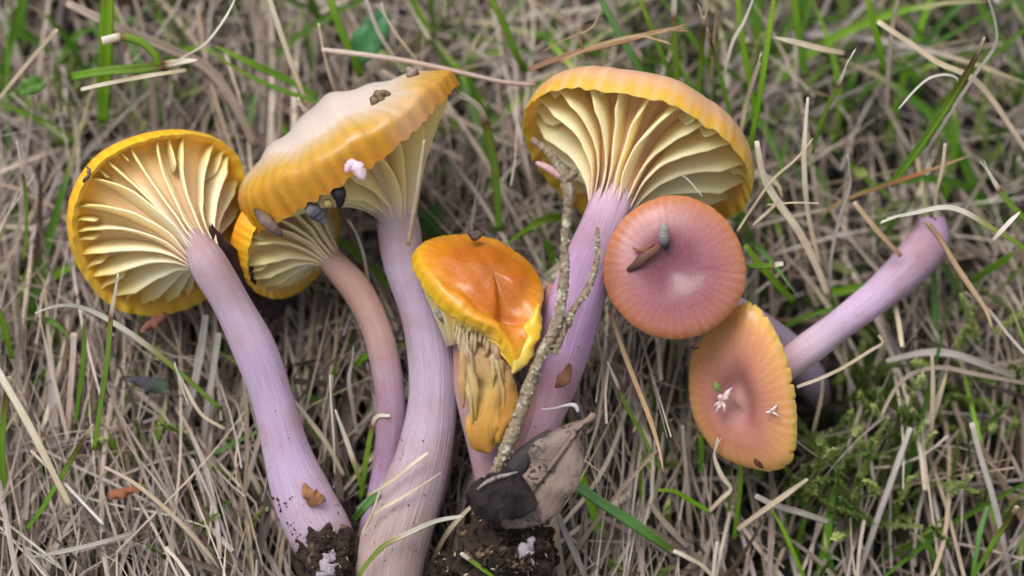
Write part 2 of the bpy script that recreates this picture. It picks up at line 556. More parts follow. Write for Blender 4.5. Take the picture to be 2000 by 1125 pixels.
# --- 1: pale gills turned to the viewer, at the side of the group
m1 = thing('mushroom', 'lilac-stemmed mushroom with its whole round gill side showing inside a yellow rim', 'mushroom', P(640, 1060, -60), 'picked waxcap mushrooms')
n1 = unit([-0.45, 0.33, -0.83])
loop1 = plane_loop([(372, 262), (432, 276), (468, 312), (482, 370), (480, 440), (452, 520), (400, 585), (335, 612), (268, 615), (212, 594), (170, 548), (146, 490),
                    (141, 430), (156, 374), (192, 322), (240, 290), (305, 268)], (305, 437, -70), n1)
cap_part(m1, loop1, n1, 118, [(0, '#f2bf2c'), (0.12, '#eaa81f'), (0.4, '#dd9440'), (1, '#cf9a70')],
         [(0, '#efbd28'), (0.1, '#e6b13a'), (0.22, '#e6c486'), (0.5, '#dcc09a'), (0.8, '#c9a890'), (1, '#b4989c')],
         [(0, '#f3c53e'), (0.1, '#f2d387'), (0.28, '#f3e0b6'), (0.7, '#efd9b2'), (0.88, '#d6b3a0'), (1, '#bb96a6')],
         apex=(409, 520, 56), apex_r=28, stem_dir=unit([0.42, -0.62, 0.35]), roll=0.10, gills=20, gill_depth=78, bow=24, lip=0.05, trumpet=0.30, short=0.75, seed=11, crenate=2.5, tint=(1.05, 0.95, 0.5))
stem_part(m1, [(394, 492, 46, 31), (410, 522, 52, 36), (450, 590, 45, 37), (500, 690, 30, 42), (535, 790, 10, 42), (562, 890, -10, 47), (595, 980, -25, 58),
               (632, 1055, -40, 60), (650, 1105, -50, 44)],
          [(0, '#b89a9f'), (0.10, '#b59aa6'), (0.2, '#b8a0b2'), (0.4, '#c0a9c6'), (0.7, '#c8b0d0'), (0.86, '#c6adc0'), (0.94, '#a68c8c'), (1, '#6d5850')], ridges=24, seed=3)

# --- 2: big pale cap seen from the side
m2 = thing('mushroom', 'largest mushroom with pinkish white side-on cap, thick lilac stem and debris on top', 'mushroom', P(770, 1110, -60), 'picked waxcap mushrooms')
n2 = unit([-0.48, 0.84, 0.20])
c2 = P(690, 300, -60)
f2 = np.linspace(0, 2 * np.pi, 30, endpoint=False)
e1 = unit(np.array([0.87, 0.5, 0]) - n2 * np.dot([0.87, 0.5, 0], n2))
e2 = np.cross(e1, n2)
e2 = e2 if e2[2] > 0 else -e2
loop2 = np.array([c2 + e1 * 252 * math.cos(a) + e2 * 182 * math.sin(a) - n2 * (62 * max(0, -math.cos(a)) ** 1.6 * (0.6 + 0.4 * math.sin(a)) + 10 * math.sin(a) * (1 - abs(math.cos(a)))
                  - 8 * math.sin(3 * a)) + n2 * 16 * max(0, math.cos(a)) ** 3 for a in f2])
def warp2(T, s, f):
    x = (T - c2) @ e1
    k = 22 * np.clip(-x / 250, 0, 1) - 34 * np.clip(x / 250, 0, 1) ** 1.5      # fuller at one end, thin at the other
    k = k + 5 * np.sin(x * 0.035 + 1) + 3 * np.sin(x * 0.08)
    return (k * np.sin(np.pi * np.clip(s * 1.25, 0, 1) ** 0.5 * 0.5) ** 1.0 * np.clip(s * 8, 0, 1))[..., None] * n2
cap_part(m2, loop2, n2, 122, [(0, '#d68c06'), (0.03, '#dc9a10'), (0.12, '#dd9f1e'), (0.22, '#e0aa38'), (0.31, '#e8c490'), (0.40, '#ecd6ca'), (1, '#eedad4')],
         [(0, '#e9b03a'), (0.15, '#e2c48a'), (0.7, '#cfb48c'), (1, '#b09a9c')],
         [(0, '#f3c94e'), (0.1, '#ecd58a'), (0.4, '#e9d596'), (0.75, '#dfc696'), (0.92, '#c9ab9c'), (1, '#b797a8')],
         apex=(779, 448, -62), apex_r=35, stem_dir=unit([0.06, -1, 0.05]), roll=0.12, power=0.56, gills=22, warp=warp2, gill_depth=66, bow=46, lip=0.04, seed=22, crenate=5.5, tint=(0.72, 0.74, 0.74),
         crenate_n=44, stripe=0.13, stripe_n=44, ragged=7, mottled=0.35)
stem_part(m2, [(772, 412, -62, 38), (778, 445, -62, 43), (790, 510, -60, 42), (825, 610, -50, 44), (843, 700, -40, 46), (845, 790, -30, 48), (828, 890, -20, 55), (795, 990, -15, 62),
               (765, 1080, -20, 66), (755, 1150, -30, 60)],
          [(0, '#ab989c'), (0.10, '#a8969f'), (0.25, '#ae9db6'), (0.5, '#b6a5bd'), (0.68, '#b5a2b2'), (0.8, '#b6a0a0'), (1, '#b59c94')], ridges=28, seed=5)
stem_part(m2, [(868, 640, -72, 20), (872, 740, -64, 22), (872, 820, -62, 22), (858, 910, -60, 26), (832, 1010, -60, 24), (815, 1070, -65, 12)],
          [(0, '#a98a94'), (0.6, '#b0928f'), (1, '#b59a8c')], name='split_stem_strip', flare=False, seed=8, n=40, m=20)

# --- 3: small cap tucked under the big one
m3 = thing('mushroom', 'small yellow mushroom with bent brownish stem, tucked under the big pale cap', 'mushroom', P(745, 1000, -90), 'picked waxcap mushrooms')
n3 = unit([-0.69, 0.42, -0.58])
loop3 = ellipse_loop((574, 476, -95), n3, (0.52, 0.86, 0), 122, 120, wob=0.03, seed=4)
cap_part(m3, loop3, n3, 92, [(0, '#f4bd33'), (0.1, '#f0a928'), (0.5, '#e3983c'), (1, '#d9a070')],
         [(0, '#ecb62e'), (0.12, '#e2c080'), (0.7, '#ccab88'), (1, '#ac9084')],
         [(0, '#f3cb58'), (0.12, '#efd896'), (0.5, '#eed9ac'), (0.8, '#e0c49c'), (0.93, '#c39d88'), (1, '#b18b84')],
         apex=(657, 519, -61), apex_r=20, stem_dir=unit([0.55, -0.75, 0.1]), roll=0.17, power=0.45, gills=18, gill_depth=46, bow=18, lip=0.06, seed=33, crenate=2.5, crenate_n=30, tint=(0.95, 0.85, 0.4))
stem_part(m3, [(640, 500, -66, 23), (662, 525, -62, 27), (700, 570, -58, 30), (735, 640, -56, 30), (755, 720, -58, 30), (764, 800, -66, 31), (762, 880, -82, 31), (752, 960, -100, 34), (735, 1050, -110, 36), (725, 1120, -115, 34)],
          [(0, '#b08a7c'), (0.15, '#b5907f'), (0.35, '#b9978f'), (0.5, '#b294b2'), (0.7, '#b294bd'), (0.9, '#b396b4'), (1, '#a98f9c')], ridges=20, seed=13)

# --- 4: torn orange cap in the middle
m4 = thing('mushroom', 'bright orange mushroom with torn drooping cap and ragged yellow flap in the middle', 'mushroom', P(965, 960, -40), 'picked waxcap mushrooms')
n4 = unit([0.34, 0.70, 0.62])
loop4 = PP([(803, 508, 25), (818, 548, 62), (852, 592, 92), (893, 624, 112), (932, 640, 120), (965, 655, 118), (985, 690, 112), (1002, 722, 108), (1024, 712, 98),
            (1040, 660, 88), (1050, 618, 70), (1056, 590, 20), (1042, 548, -40), (1000, 505, -80), (940, 474, -88), (872, 470, -66), (820, 484, -22)])
def warp4(T, s, f):
    c = P(985, 600, 60)
    d2 = ((T[..., 0] - c[0]) / 60) ** 2 + ((T[..., 1] - c[1]) / 38) ** 2
    k = -20 * np.exp(-d2)
    x, y = T[..., 0], T[..., 1]
    k = k + 5 * np.sin(x * 0.03 + y * 0.04) * np.sin(y * 0.03 + 1) + 1.6 * np.sin(x * 0.08 - y * 0.05 + 2) + 0.6 * np.sin(x * 0.17 + y * 0.13)
    fold = np.abs((x - c[0] + 30) * 0.45 + (y - c[1] - 10) * 0.9)
    k = k - 14 * np.exp(-(fold / 9) ** 2) * np.exp(-(((x - c[0] + 10) / 90) ** 2))
    return (k * np.clip(s * 4, 0, 1))[..., None] * n4
cap4 = cap_part(m4, loop4, n4, 60, [(0, '#fad038'), (0.12, '#f7be24'), (0.24, '#ee9f12'), (0.45, '#d87c0a'), (1, '#c27212')],
         [(0, '#f4c23a'), (0.2, '#efc25c'), (0.7, '#dbab68'), (1, '#bf9383')],
         [(0, '#f4cc56'), (0.2, '#ecd08a'), (0.7, '#dcbf92'), (1, '#c09a8a')],
         apex=(905, 668, 20), apex_r=34, stem_dir=unit([0.2, -0.95, 0.0]), roll=0.09, power=0.6, gills=22, gill_depth=16, trumpet=0.05, lip=0.06, seed=44, crenate=3.5, ragged=9, gill_range=[(0, 1.6), (4.4, 6.3)], tint=(0.72, 0.66, 0.26),
         crenate_n=34, stripe=0.07, stripe_n=40, warp=warp4)
stem_part(m4, [(915, 640, 5, 34), (922, 680, 5, 38), (928, 750, 0, 40), (940, 830, -5, 38), (958, 920, -10, 33), (968, 1000, -20, 30)],
          [(0, '#c39a86'), (0.3, '#bf9590'), (0.6, '#b88f98'), (1, '#a98694')], ridges=14, seed=17, n=60)
def slab(parent, name, path, mat, cols, thick=8, bend=10, seed=0, n=34, m=11, wave=3.0, clear=True, origin=None, fold=0.0, ragged=0.0):
    """a thick fleshy or leafy strip; path rows: px, py, z, half width"""
    p = np.array([[*P(q[0], q[1], q[2]), q[3]] for q in path])
    s = spline(p, n)
    c, hw = s[:, :3], s[:, 3]
    u = np.linspace(0, 1, n)
    tan = unit(np.gradient(c, axis=0))
    side = unit(np.cross(tan, [0, 0, 1.0]))
    nor = np.cross(side, tan)
    v = np.linspace(-1, 1, m)
    hw2 = hw[:, None] * (1 + 0.07 * wav(seed, u * 11, 1.0)[:, None] * np.sign(v)[None])
    if ragged:
        hw2 = hw2 * (1 + ragged * (wav(seed + 41, u * 12, 1.0)[:, None] * (v > 0) + wav(seed + 43, u * 14, 1.0)[:, None] * (v < 0)) * np.abs(v)[None])
    lift = -bend * (v ** 2)[None] + wave * wav(seed + 1, u * 9, 1.0)[:, None] * v[None] + wave * np.sin(u * 14 + seed)[:, None] * (v ** 2)[None] + fold * np.abs(v)[None]
    mid = c[:, None] + side[:, None] * (hw2 * v[None])[..., None] + nor[:, None] * lift[..., None]
    th = thick * np.sqrt(np.clip(1 - v ** 4, 0.02, 1))[None] * np.clip(np.minimum(u, 1 - u) * 8 + 0.25, 0, 1)[:, None]
    top = mid + nor[:, None] * th[..., None] * 0.5
    bot = mid - nor[:, None] * th[..., None] * 0.5
    V = np.vstack([top.reshape(-1, 3), bot.reshape(-1, 3)])
    k = n * m
    f = grid_faces(n, m) + grid_faces(n, m, flip=True, off=k)
    f += [(i * m, (i + 1) * m, k + (i + 1) * m, k + i * m) for i in range(n - 1)]
    f += [(i * m + m - 1, k + i * m + m - 1, k + (i + 1) * m + m - 1, (i + 1) * m + m - 1) for i in range(n - 1)]
    f += [(j, k + j, k + j + 1, j + 1) for j in range(m - 1)] + [((n - 1) * m + j, (n - 1) * m + j + 1, k + (n - 1) * m + j + 1, k + (n - 1) * m + j) for j in range(m - 1)]
    cc = stops(u, cols)[:, None] * (1 + 0.06 * wav(seed + 4, u * 17, 1.0)[:, None, None] * v[None, :, None])
    cc = np.vstack([cc.reshape(-1, 3)] * 2)
    L = u * np.linalg.norm(np.diff(c, axis=0), axis=1).sum() / 100
    uv = np.stack([np.repeat(L[:, None], m, 1), np.repeat((v[None] + 1) / 2, n, 0)], -1).reshape(-1, 2)
    return mesh_obj(name, V, f, mat, parent, cols=cc, uvs=np.vstack([uv, uv]), keep_clear=clear, origin=origin)
M_TORN = flesh_material('torn_flesh', 0.6, 0.5, 0.25, fine=0.08, streak=0.8, radius=(3.0, 1.8, 0.8))
FLAP = [(0, '#d8c2a2'), (0.25, '#dcb98a'), (0.5, '#dfb468'), (0.75, '#d8a044'), (1, '#cf9440')]
slab(m4, 'torn_flap', [(906, 644, 76, 12), (918, 676, 82, 20), (944, 706, 86, 34), (962, 748, 86, 26), (956, 792, 88, 28), (944, 832, 90, 36), (946, 862, 86, 30), (958, 884, 80, 12)], M_TORN, FLAP,
     thick=4, bend=10, seed=3, wave=8, n=90, m=23, ragged=0.12)
rf = np.random.default_rng(77)
for k in range(9):
    x0, y0 = rf.uniform(900, 980), rf.uniform(648, 700)
    ln = rf.uniform(50, 170)
    dx = rf.uniform(-10, 22)
    wv = rf.uniform(3, 11)
    c0, c1 = [('#e4d2ac', '#e6bf6a'), ('#dcb58c', '#d79f4c'), ('#e9d6a8', '#ddb056'), ('#d8b49c', '#d8a860')][k % 4]
    slab(m4, 'torn_shred', [(x0, y0, 88 + k % 3 * 5, wv * 0.5), (x0 + dx * 0.3, y0 + ln * 0.3, 96 + k % 4 * 4, wv), (x0 + dx * 0.8, y0 + ln * 0.65, 97 + k % 3 * 4, wv * 0.9), (x0 + dx + rf.normal() * 5, y0 + ln, 92, wv * 0.25)], M_TORN,
         [(0, c0), (1, c1)], thick=3, bend=3 + wv * 0.3, seed=80 + k, n=26, m=7, wave=3, ragged=0.35)
slab(m4, 'torn_flap', [(972, 700, 84, 10), (986, 735, 90, 17), (994, 785, 90, 16), (982, 830, 92, 14), (972, 866, 88, 5)], M_TORN, [(0, '#d8b184'), (0.5, '#cf933c'), (1, '#c98a34')],
     thick=4, bend=8, seed=6, wave=7, n=50, m=11, ragged=0.2)
slab(m4, 'torn_lip', [(1053, 594, 84, 5), (1046, 624, 96, 14), (1034, 664, 108, 17), (1016, 704, 114, 15), (1001, 730, 110, 5)], M_CAP, [(0, '#eab428'), (0.5, '#f0bc2e'), (1, '#eccb6a')],
     thick=5, bend=7, seed=9, wave=6, n=50, m=13, ragged=0.22)
for k in range(11):
    x0, y1 = 888 + k * 8 + rf.normal() * 2, rf.uniform(658, 702)
    slab(m4, 'torn_gill', [(x0 + 3, 628 + k * 2.5, 92, 2), (x0, 0.5 * (632 + k * 3 + y1), 96, rf.uniform(2, 5)), (x0 + rf.normal() * 4, y1, 90, 2)], M_TORN,
         [(0, '#ecd8a4'), (1, '#cfae8e')], thick=4, bend=2, seed=60 + k, n=16, m=5, wave=2, ragged=0.3)

# --- 5: great fan of gills
m5 = thing('mushroom', 'wide mushroom with fan of deep cream gills facing the viewer, behind the lichen twig', 'mushroom', P(1000, 960, -50), 'picked waxcap mushrooms')
n5 = unit([0.27, 0.80, -0.53])
loop5 = plane_loop([(1022, 250), (1028, 212), (1062, 184), (1120, 172), (1190, 180), (1255, 190), (1315, 206), (1368, 238), (1420, 276), (1456, 322), (1468, 370), (1448, 412),
                    (1390, 436), (1300, 452), (1200, 446), (1125, 410), (1066, 350), (1034, 296)], (1242, 308, -70), n5)
cap_part(m5, loop5, n5, 140, [(0, '#f4bd30'), (0.012, '#efb648'), (0.04, '#e6b67a'), (0.12, '#dcae90'), (0.6, '#d0a08c'), (1, '#c79686')],
         [(0, '#f3c53e'), (0.1, '#ecc064'), (0.35, '#e6b87e'), (0.7, '#daa680'), (1, '#c29a9c')],
         [(0, '#f8d561'), (0.1, '#f4dc9a'), (0.3, '#f5dfae'), (0.7, '#eed5a6'), (0.88, '#dfbfb0'), (1, '#c9a3b6')],
         apex=(1184, 432, 2), apex_r=38, stem_dir=unit([-0.3, -0.95, 0.1]), roll=0.07, power=0.5, gills=20, gill_depth=92, bow=36, lip=0.055, short=0.7, seed=57, crenate=4, tint=(0.80, 0.77, 0.72),
         crenate_n=38, stripe=0.35, stripe_n=40, stripe_col='#f1d6c4')
stem_part(m5, [(1198, 388, 0, 42), (1188, 420, 2, 47), (1168, 470, 4, 47), (1140, 545, 4, 50), (1116, 620, 0, 53), (1092, 700, -6, 52), (1070, 780, -12, 46), (1040, 870, -20, 38), (1005, 970, -30, 34)],
          [(0, '#d0b0bb'), (0.1, '#c9a8c0'), (0.3, '#c29cc4'), (0.5, '#bd96be'), (0.7, '#c29aae'), (1, '#b08ca0')], ridges=25, seed=23)
stem_part(m5, [(1088, 560, -25, 20), (1072, 640, -8, 27), (1052, 740, 0, 28), (1030, 830, -5, 24), (1010, 900, -15, 18)],
          [(0, '#b98078'), (0.4, '#c08a84'), (1, '#b08690')], name='split_stem_strip', flare=False, seed=29, n=40, m=20)

# --- 6: round dusky cap seen from above
m6 = thing('mushroom', 'mushroom with round dusky pink cap seen from above, orange margin, brown seed on it', 'mushroom', P(1620, 790, -230), 'picked waxcap mushrooms')
n6 = unit([-0.03, 0.10, 1.0])
loop6 = plane_loop([(1318 + (137 + 3 * math.sin(2 * a + 1) + 2 * math.sin(5 * a)) * math.cos(a), 524 + (141 + 2 * math.sin(3 * a)) * math.sin(a)) for a in np.linspace(0, 2 * np.pi, 26, endpoint=False)], (1318, 524, 60), n6)
cap_part(m6, loop6, n6, 40, [(0, '#eaa450'), (0.08, '#e29c5c'), (0.22, '#d29478'), (0.40, '#bd8280'), (0.62, '#a66c74'), (1, '#965f68')],
         [(0, '#e6a850'), (0.3, '#dfb271'), (1, '#b8958c')], [(0, '#ecc060'), (0.3, '#ecd09a'), (1, '#c9a69c')],
         apex=(1345, 545, -40), apex_r=32, stem_dir=unit([0.6, -0.45, -0.7]), roll=0.035, power=0.72, dip=26, dip_w=0.62, gills=24, gill_depth=34, bow=8, lip=0.06, seed=66,
         crenate=1.5, crenate_n=46, stripe=0.5, stripe_n=46, stripe_col='#f0cdb4', trumpet=0.08, tint=(0.62, 0.49, 0.58), centre=(1312, 530, 60), lamellulae=False)
stem_part(m6, [(1340, 540, -40, 32), (1400, 590, -110, 34), (1480, 640, -180, 36), (1545, 690, -240, 36), (1585, 745, -285, 32), (1602, 785, -320, 22)],
          [(0, '#b09aa6'), (0.4, '#ab98b0'), (1, '#a492a8')], seed=31)

# --- 7: tilted cap with the stem lying away
m7 = thing('mushroom', 'mushroom with oval tilted peach cap and blurred lilac stem lying across the straw', 'mushroom', P(1830, 440, -170), 'picked waxcap mushrooms')
n7 = unit([-0.50, -0.22, 0.84])
loop7 = plane_loop([(1455, 590), (1420, 610), (1378, 650), (1352, 690), (1348, 745), (1354, 800), (1376, 850), (1412, 892), (1460, 912), (1510, 920), (1545, 902), (1556, 860), (1556, 800),
                    (1548, 740), (1530, 680), (1502, 624), (1478, 598)], (1452, 756, -35), n7)
cap_part(m7, loop7, n7, 46, [(0, '#efc65c'), (0.06, '#eebc60'), (0.2, '#e2a466'), (0.42, '#cb8c70'), (0.7, '#b27670'), (1, '#c29a90')],
         [(0, '#eebe55'), (0.3, '#e6c480'), (1, '#c0a090')], [(0, '#f0cc66'), (0.3, '#eedaa4'), (1, '#cdb0a0')],
         apex=(1478, 742, -95), apex_r=32, stem_dir=unit([0.8, 0.5, -0.3]), roll=0.05, power=0.62, dip=44, dip_w=0.55, umbo=15, gills=24, gill_depth=16, trumpet=0.05, lip=0.05, seed=79,
         crenate=2.2, crenate_n=40, stripe=0.45, stripe_n=40, stripe_col='#efd2a0', ragged=6, tint=(0.86, 0.80, 0.80), centre=(1446, 780, -35), lamellulae=False)
stem_part(m7, [(1476, 742, -95, 34), (1530, 716, -85, 31), (1580, 680, -85, 31), (1640, 634, -110, 31), (1705, 584, -145, 34), (1762, 534, -185, 42), (1802, 490, -215, 44), (1820, 460, -230, 36), (1820, 430, -240, 26)],
          [(0, '#c09a86'), (0.18, '#bd9a9c'), (0.3, '#c8adc0'), (0.5, '#cbb0d0'), (0.7, '#bda0bb'), (0.85, '#b393a8'), (1, '#a888b4')], seed=37, cut=5, lump=0.06)

# ------------------------------------------------------------------ twig, leaf, soil
def tube(parent, name, path, mat, cols=None, n=60, m=12, rough=0.15, seed=0, origin=None, clear=False, squash=1.0, slim=1.0):
    p = np.array([[*P(q[0], q[1], q[2]), q[3] * slim] for q in path])
    s = spline(p, n)
    c, r = s[:, :3], s[:, 3]
    tan = unit(np.gradient(c, axis=0))
    ref = np.array([0, 0, 1.0]) if abs(tan[:, 2]).mean() < 0.85 else np.array([0, 1.0, 0])
    side = unit(np.cross(tan, ref))
    nor = np.cross(side, tan)
    a = np.linspace(0, 2 * np.pi, m, endpoint=False)
    rr = np.random.default_rng(seed)
    k = 1 + rough * rr.normal(size=(n, m)) * 0.3 + rough * 0.25 * wav(seed, np.arange(n) * 0.55, 1.0)[:, None] + rough * 0.8 * wav(seed + 5, np.arange(n) * 0.11, 1.0)[:, None]
    V = c[:, None] + (r[:, None] * k)[..., None] * (np.cos(a)[None, :, None] * side[:, None] + squash * np.sin(a)[None, :, None] * nor[:, None])
    V = np.vstack([V.reshape(-1, 3), c[:1] - tan[:1] * r[0] * 0.6, c[-1:] + tan[-1:] * r[-1] * 0.6])
    f = grid_faces(n, m, True) + [(n * m, (j + 1) % m, j) for j in range(m)] + [(n * m + 1, (n - 1) * m + j, (n - 1) * m + (j + 1) % m) for j in range(m)]
    u = np.linspace(0, 1, n)
    cc = None
    if cols is not None:
        cc = (stops(u, cols)[:, None] * np.ones((1, m, 1))).reshape(-1, 3)
        cc = np.vstack([cc, cc[:1], cc[-1:]])
    uv = np.stack([np.repeat((u * n / 12)[:, None], m, 1), np.repeat(np.abs(a / np.pi - 1)[None], n, 0)], -1).reshape(-1, 2)
    uv = np.vstack([uv, [[0, 0], [0, 0]]])
    return mesh_obj(name, V, f, mat, parent, cols=cc, uvs=uv, origin=origin, keep_clear=clear)

def flakes(parent, name, pts, size, mat, seed=0, nor=None, aspect=0.7, tilt=0.9):
    """many small irregular chips, joined"""
    r = np.random.default_rng(seed)
    V, F = [], []
    for k, p in enumerate(pts):
        sz = size * r.uniform(0.5, 1.5)
        q = Matrix.Rotation(r.uniform(0, 6.28), 3, 'Z') @ Matrix.Rotation(r.normal() * tilt, 3, 'X') @ Matrix.Rotation(r.normal() * tilt, 3, 'Y')
        q = np.array(q)
        m = 6
        a = np.linspace(0, 2 * np.pi, m, endpoint=False)
        ring = np.stack([np.cos(a) * r.uniform(0.6, 1.2, m), np.sin(a) * r.uniform(0.6, 1.2, m) * aspect, 0.15 * r.normal(size=m)], -1) * sz
        up = np.array([0, 0, sz * 0.35])
        loc = np.vstack([ring, ring * 0.7 + up, [up * 1.3]]) @ q.T + p
        o = len(V) * 13
        V.append(loc)
        for j in range(m):
            j2 = (j + 1) % m
            F += [(o + j, o + j2, o + m + j2, o + m + j), (o + m + j, o + m + j2, o + 2 * m)]
        F.append(tuple(o + j for j in range(m))[::-1])
    o = mesh_obj(name, np.vstack(V), F, mat, parent, smooth=False)
    return o

tw = thing('twig', 'grey forked twig crusted with pale lichen, crossing the stems in the middle', 'twig', P(960, 940, 110))
main_path = [(1040, 272, 175, 8), (1072, 300, 178, 10), (1100, 338, 178, 14), (1110, 390, 172, 11), (1104, 470, 160, 11), (1101, 550, 152, 12), (1088, 630, 148, 12),
             (1052, 705, 146, 14), (1025, 780, 144, 14), (1000, 850, 140, 15), (975, 910, 132, 14), (955, 945, 124, 11)]
side_path = [(1166, 445, 118, 4), (1167, 500, 122, 7), (1150, 560, 128, 8), (1120, 605, 136, 9), (1098, 650, 140, 11), (1082, 690, 140, 10)]
tube(tw, 'main_stem', main_path, M_LICHEN, n=190, m=16, rough=0.34, seed=2, clear=True, slim=0.80)
tube(tw, 'side_branch', side_path, M_LICHEN, n=140, m=14, rough=0.34, seed=3, clear=True, slim=0.78)
tube(tw, 'broken_stub', [(1048, 318, 172, 4), (1070, 328, 176, 7), (1098, 346, 178, 7)], crusty_material('pink_bark', lin('#cfa6a6'), lin('#9a7a72'), lin('#e6cfc9'), 900), n=20, m=8, seed=4)
tube(tw, 'broken_stub', [(1127, 332, 182, 6), (1118, 342, 180, 8), (1104, 352, 178, 8)], M_LICHEN, n=16, m=8, seed=5)
fp = []
for path, cnt in ((main_path, 150), (side_path, 70)):
    p = np.array([[*P(q[0], q[1], q[2]), q[3]] for q in path])
    s = spline(p, 300)
    for k in range(cnt):
        q = s[rng.integers(5, 298) if k % 3 else rng.integers(150, 298)]
        a = rng.uniform(-0.2, 3.3)
        fp.append(q[:3] + q[3] * 0.8 * np.array([math.cos(a), 0.2 * rng.normal(), math.sin(a)]))
fo = flakes(tw, 'lichen', fp, 3.8, M_FLAKE, 5)
fo['kind'] = 'stuff'

# dead leaf: rolled, with a dark worn patch
def leaf_material(name, base, dark, spotsize, spot=0.55):
    m, t, b = mat_new(name)
    tc = N(t, 'ShaderNodeTexCoord')
    col = N(t, 'ShaderNodeVertexColor', layer_name='Col').outputs['Color']
    mp = N(t, 'ShaderNodeMapping')
    mp.inputs['Scale'].default_value = (2, 6, 1)
    t.links.new(tc.outputs['UV'], mp.inputs[0])
    ve = noise(t, mp.outputs[0], 1.5, 4)
    n1 = noise(t, tc.outputs['Object'], spotsize, 3, 0.5)
    n3 = noise(t, tc.outputs['Object'], 160, 3)
    c = mixc(t, ramp(t, ve, 0.4, 0.65, 0, 0.6), col, mixc(t, 1.0, col, (0.62, 0.56, 0.55), 'MULTIPLY'))
    s = mixc(t, 1.0, ramp(t, n1, spot, spot + 0.04), ramp(t, n3, 0.40, 0.55), 'MULTIPLY')
    c = mixc(t, s, c, dark)
    sx = N(t, 'ShaderNodeSeparateXYZ')
    t.links.new(tc.outputs['UV'], sx.inputs[0])
    def mth(op, a, b_):
        q = N(t, 'ShaderNodeMath', operation=op)
        for k_, v_ in enumerate((a, b_)):
            if isinstance(v_, bpy.types.NodeSocket):
                t.links.new(v_, q.inputs[k_])
            elif v_ is not None:
                q.inputs[k_].default_value = v_
        return q.outputs[0]
    off_ = mth('ABSOLUTE', mth('SUBTRACT', sx.outputs[1], 0.5), None)
    ph_ = mth('ADD', mth('MULTIPLY', sx.outputs[0], 22.0), mth('MULTIPLY', off_, -16.0))
    vein = ramp(t, mth('SINE', ph_, None), 0.86, 1.0)
    c = mixc(t, mth('MULTIPLY', vein, 0.45), c, mixc(t, 1.0, c, (1.35, 1.28, 1.2), 'MULTIPLY'))
    ve = mth('ADD', ve, mth('MULTIPLY', vein, 0.5))
    t.links.new(c, b.inputs['Base Color'])
    b.inputs['Roughness'].default_value = 0.7
    bump(t, b, ve, 0.5, 0.0004)
    return m
M_LEAF = leaf_material('dead_leaf', None, lin('#1d1819'), 1100, 0.53)
M_CHAR = crusty_material('rotted_leaf', lin('#2a2022'), lin('#161112'), lin('#4d4240'), 520, 0.8, 0.5, 0.64)
M_LEAFD = leaf_material('dead_leaf_dark', None, lin('#6e625c'), 1700, 0.70)
lf = thing('dead_leaf', 'folded brown dead leaf speckled black, standing on the soil clump below the twig', 'leaf', P(1000, 1020, 90))
slab(lf, 'leaf_blade', [(1150, 820, 150, 5), (1122, 850, 152, 26), (1095, 890, 152, 50), (1062, 935, 148, 62), (1030, 975, 142, 58), (1000, 1012, 132, 36), (985, 1030, 124, 12)], M_LEAF,
     [(0, '#76645c'), (0.3, '#86756c'), (0.6, '#8a766a'), (1, '#73635b')], thick=4, bend=26, seed=9, n=60, m=25, wave=13, fold=18, ragged=0.07)
tube(lf, 'leaf_stalk', [(1160, 811, 152, 8), (1150, 820, 152, 6.5), (1130, 838, 154, 5), (1095, 885, 160, 4), (1050, 945, 156, 3.5), (1005, 1005, 142, 3)], M_LEAF, [(0, '#8f7668'), (1, '#7d6a60')], n=40, m=10, rough=0.05, seed=6)
slab(lf, 'rolled_edge', [(1078, 842, 132, 6), (1050, 868, 140, 16), (1020, 900, 146, 20), (990, 935, 146, 14), (960, 955, 140, 6)], M_LEAFD,
     [(0, '#3d3734'), (0.5, '#2a2526'), (1, '#3a3230')], thick=6, bend=8, seed=12, n=30, m=9, wave=4)
slab(lf, 'dark_lobe', [(916, 985, 150, 20), (932, 980, 158, 36), (962, 974, 166, 46), (996, 966, 170, 48), (1024, 958, 166, 42), (1036, 952, 160, 30)], M_CHAR,
     [(0, '#241b1b'), (0.5, '#2b2022'), (1, '#261c1d')], thick=3, bend=8, seed=14, n=50, m=25, wave=9, ragged=0.10)
slab(lf, 'pale_margin', [(932, 956, 164, 2), (958, 938, 170, 4), (990, 928, 172, 3), (1012, 922, 170, 1)], M_LEAF, [(0, '#9b8e8a'), (1, '#b5aaa8')], thick=3, bend=2, seed=15, n=30, m=5, wave=2)

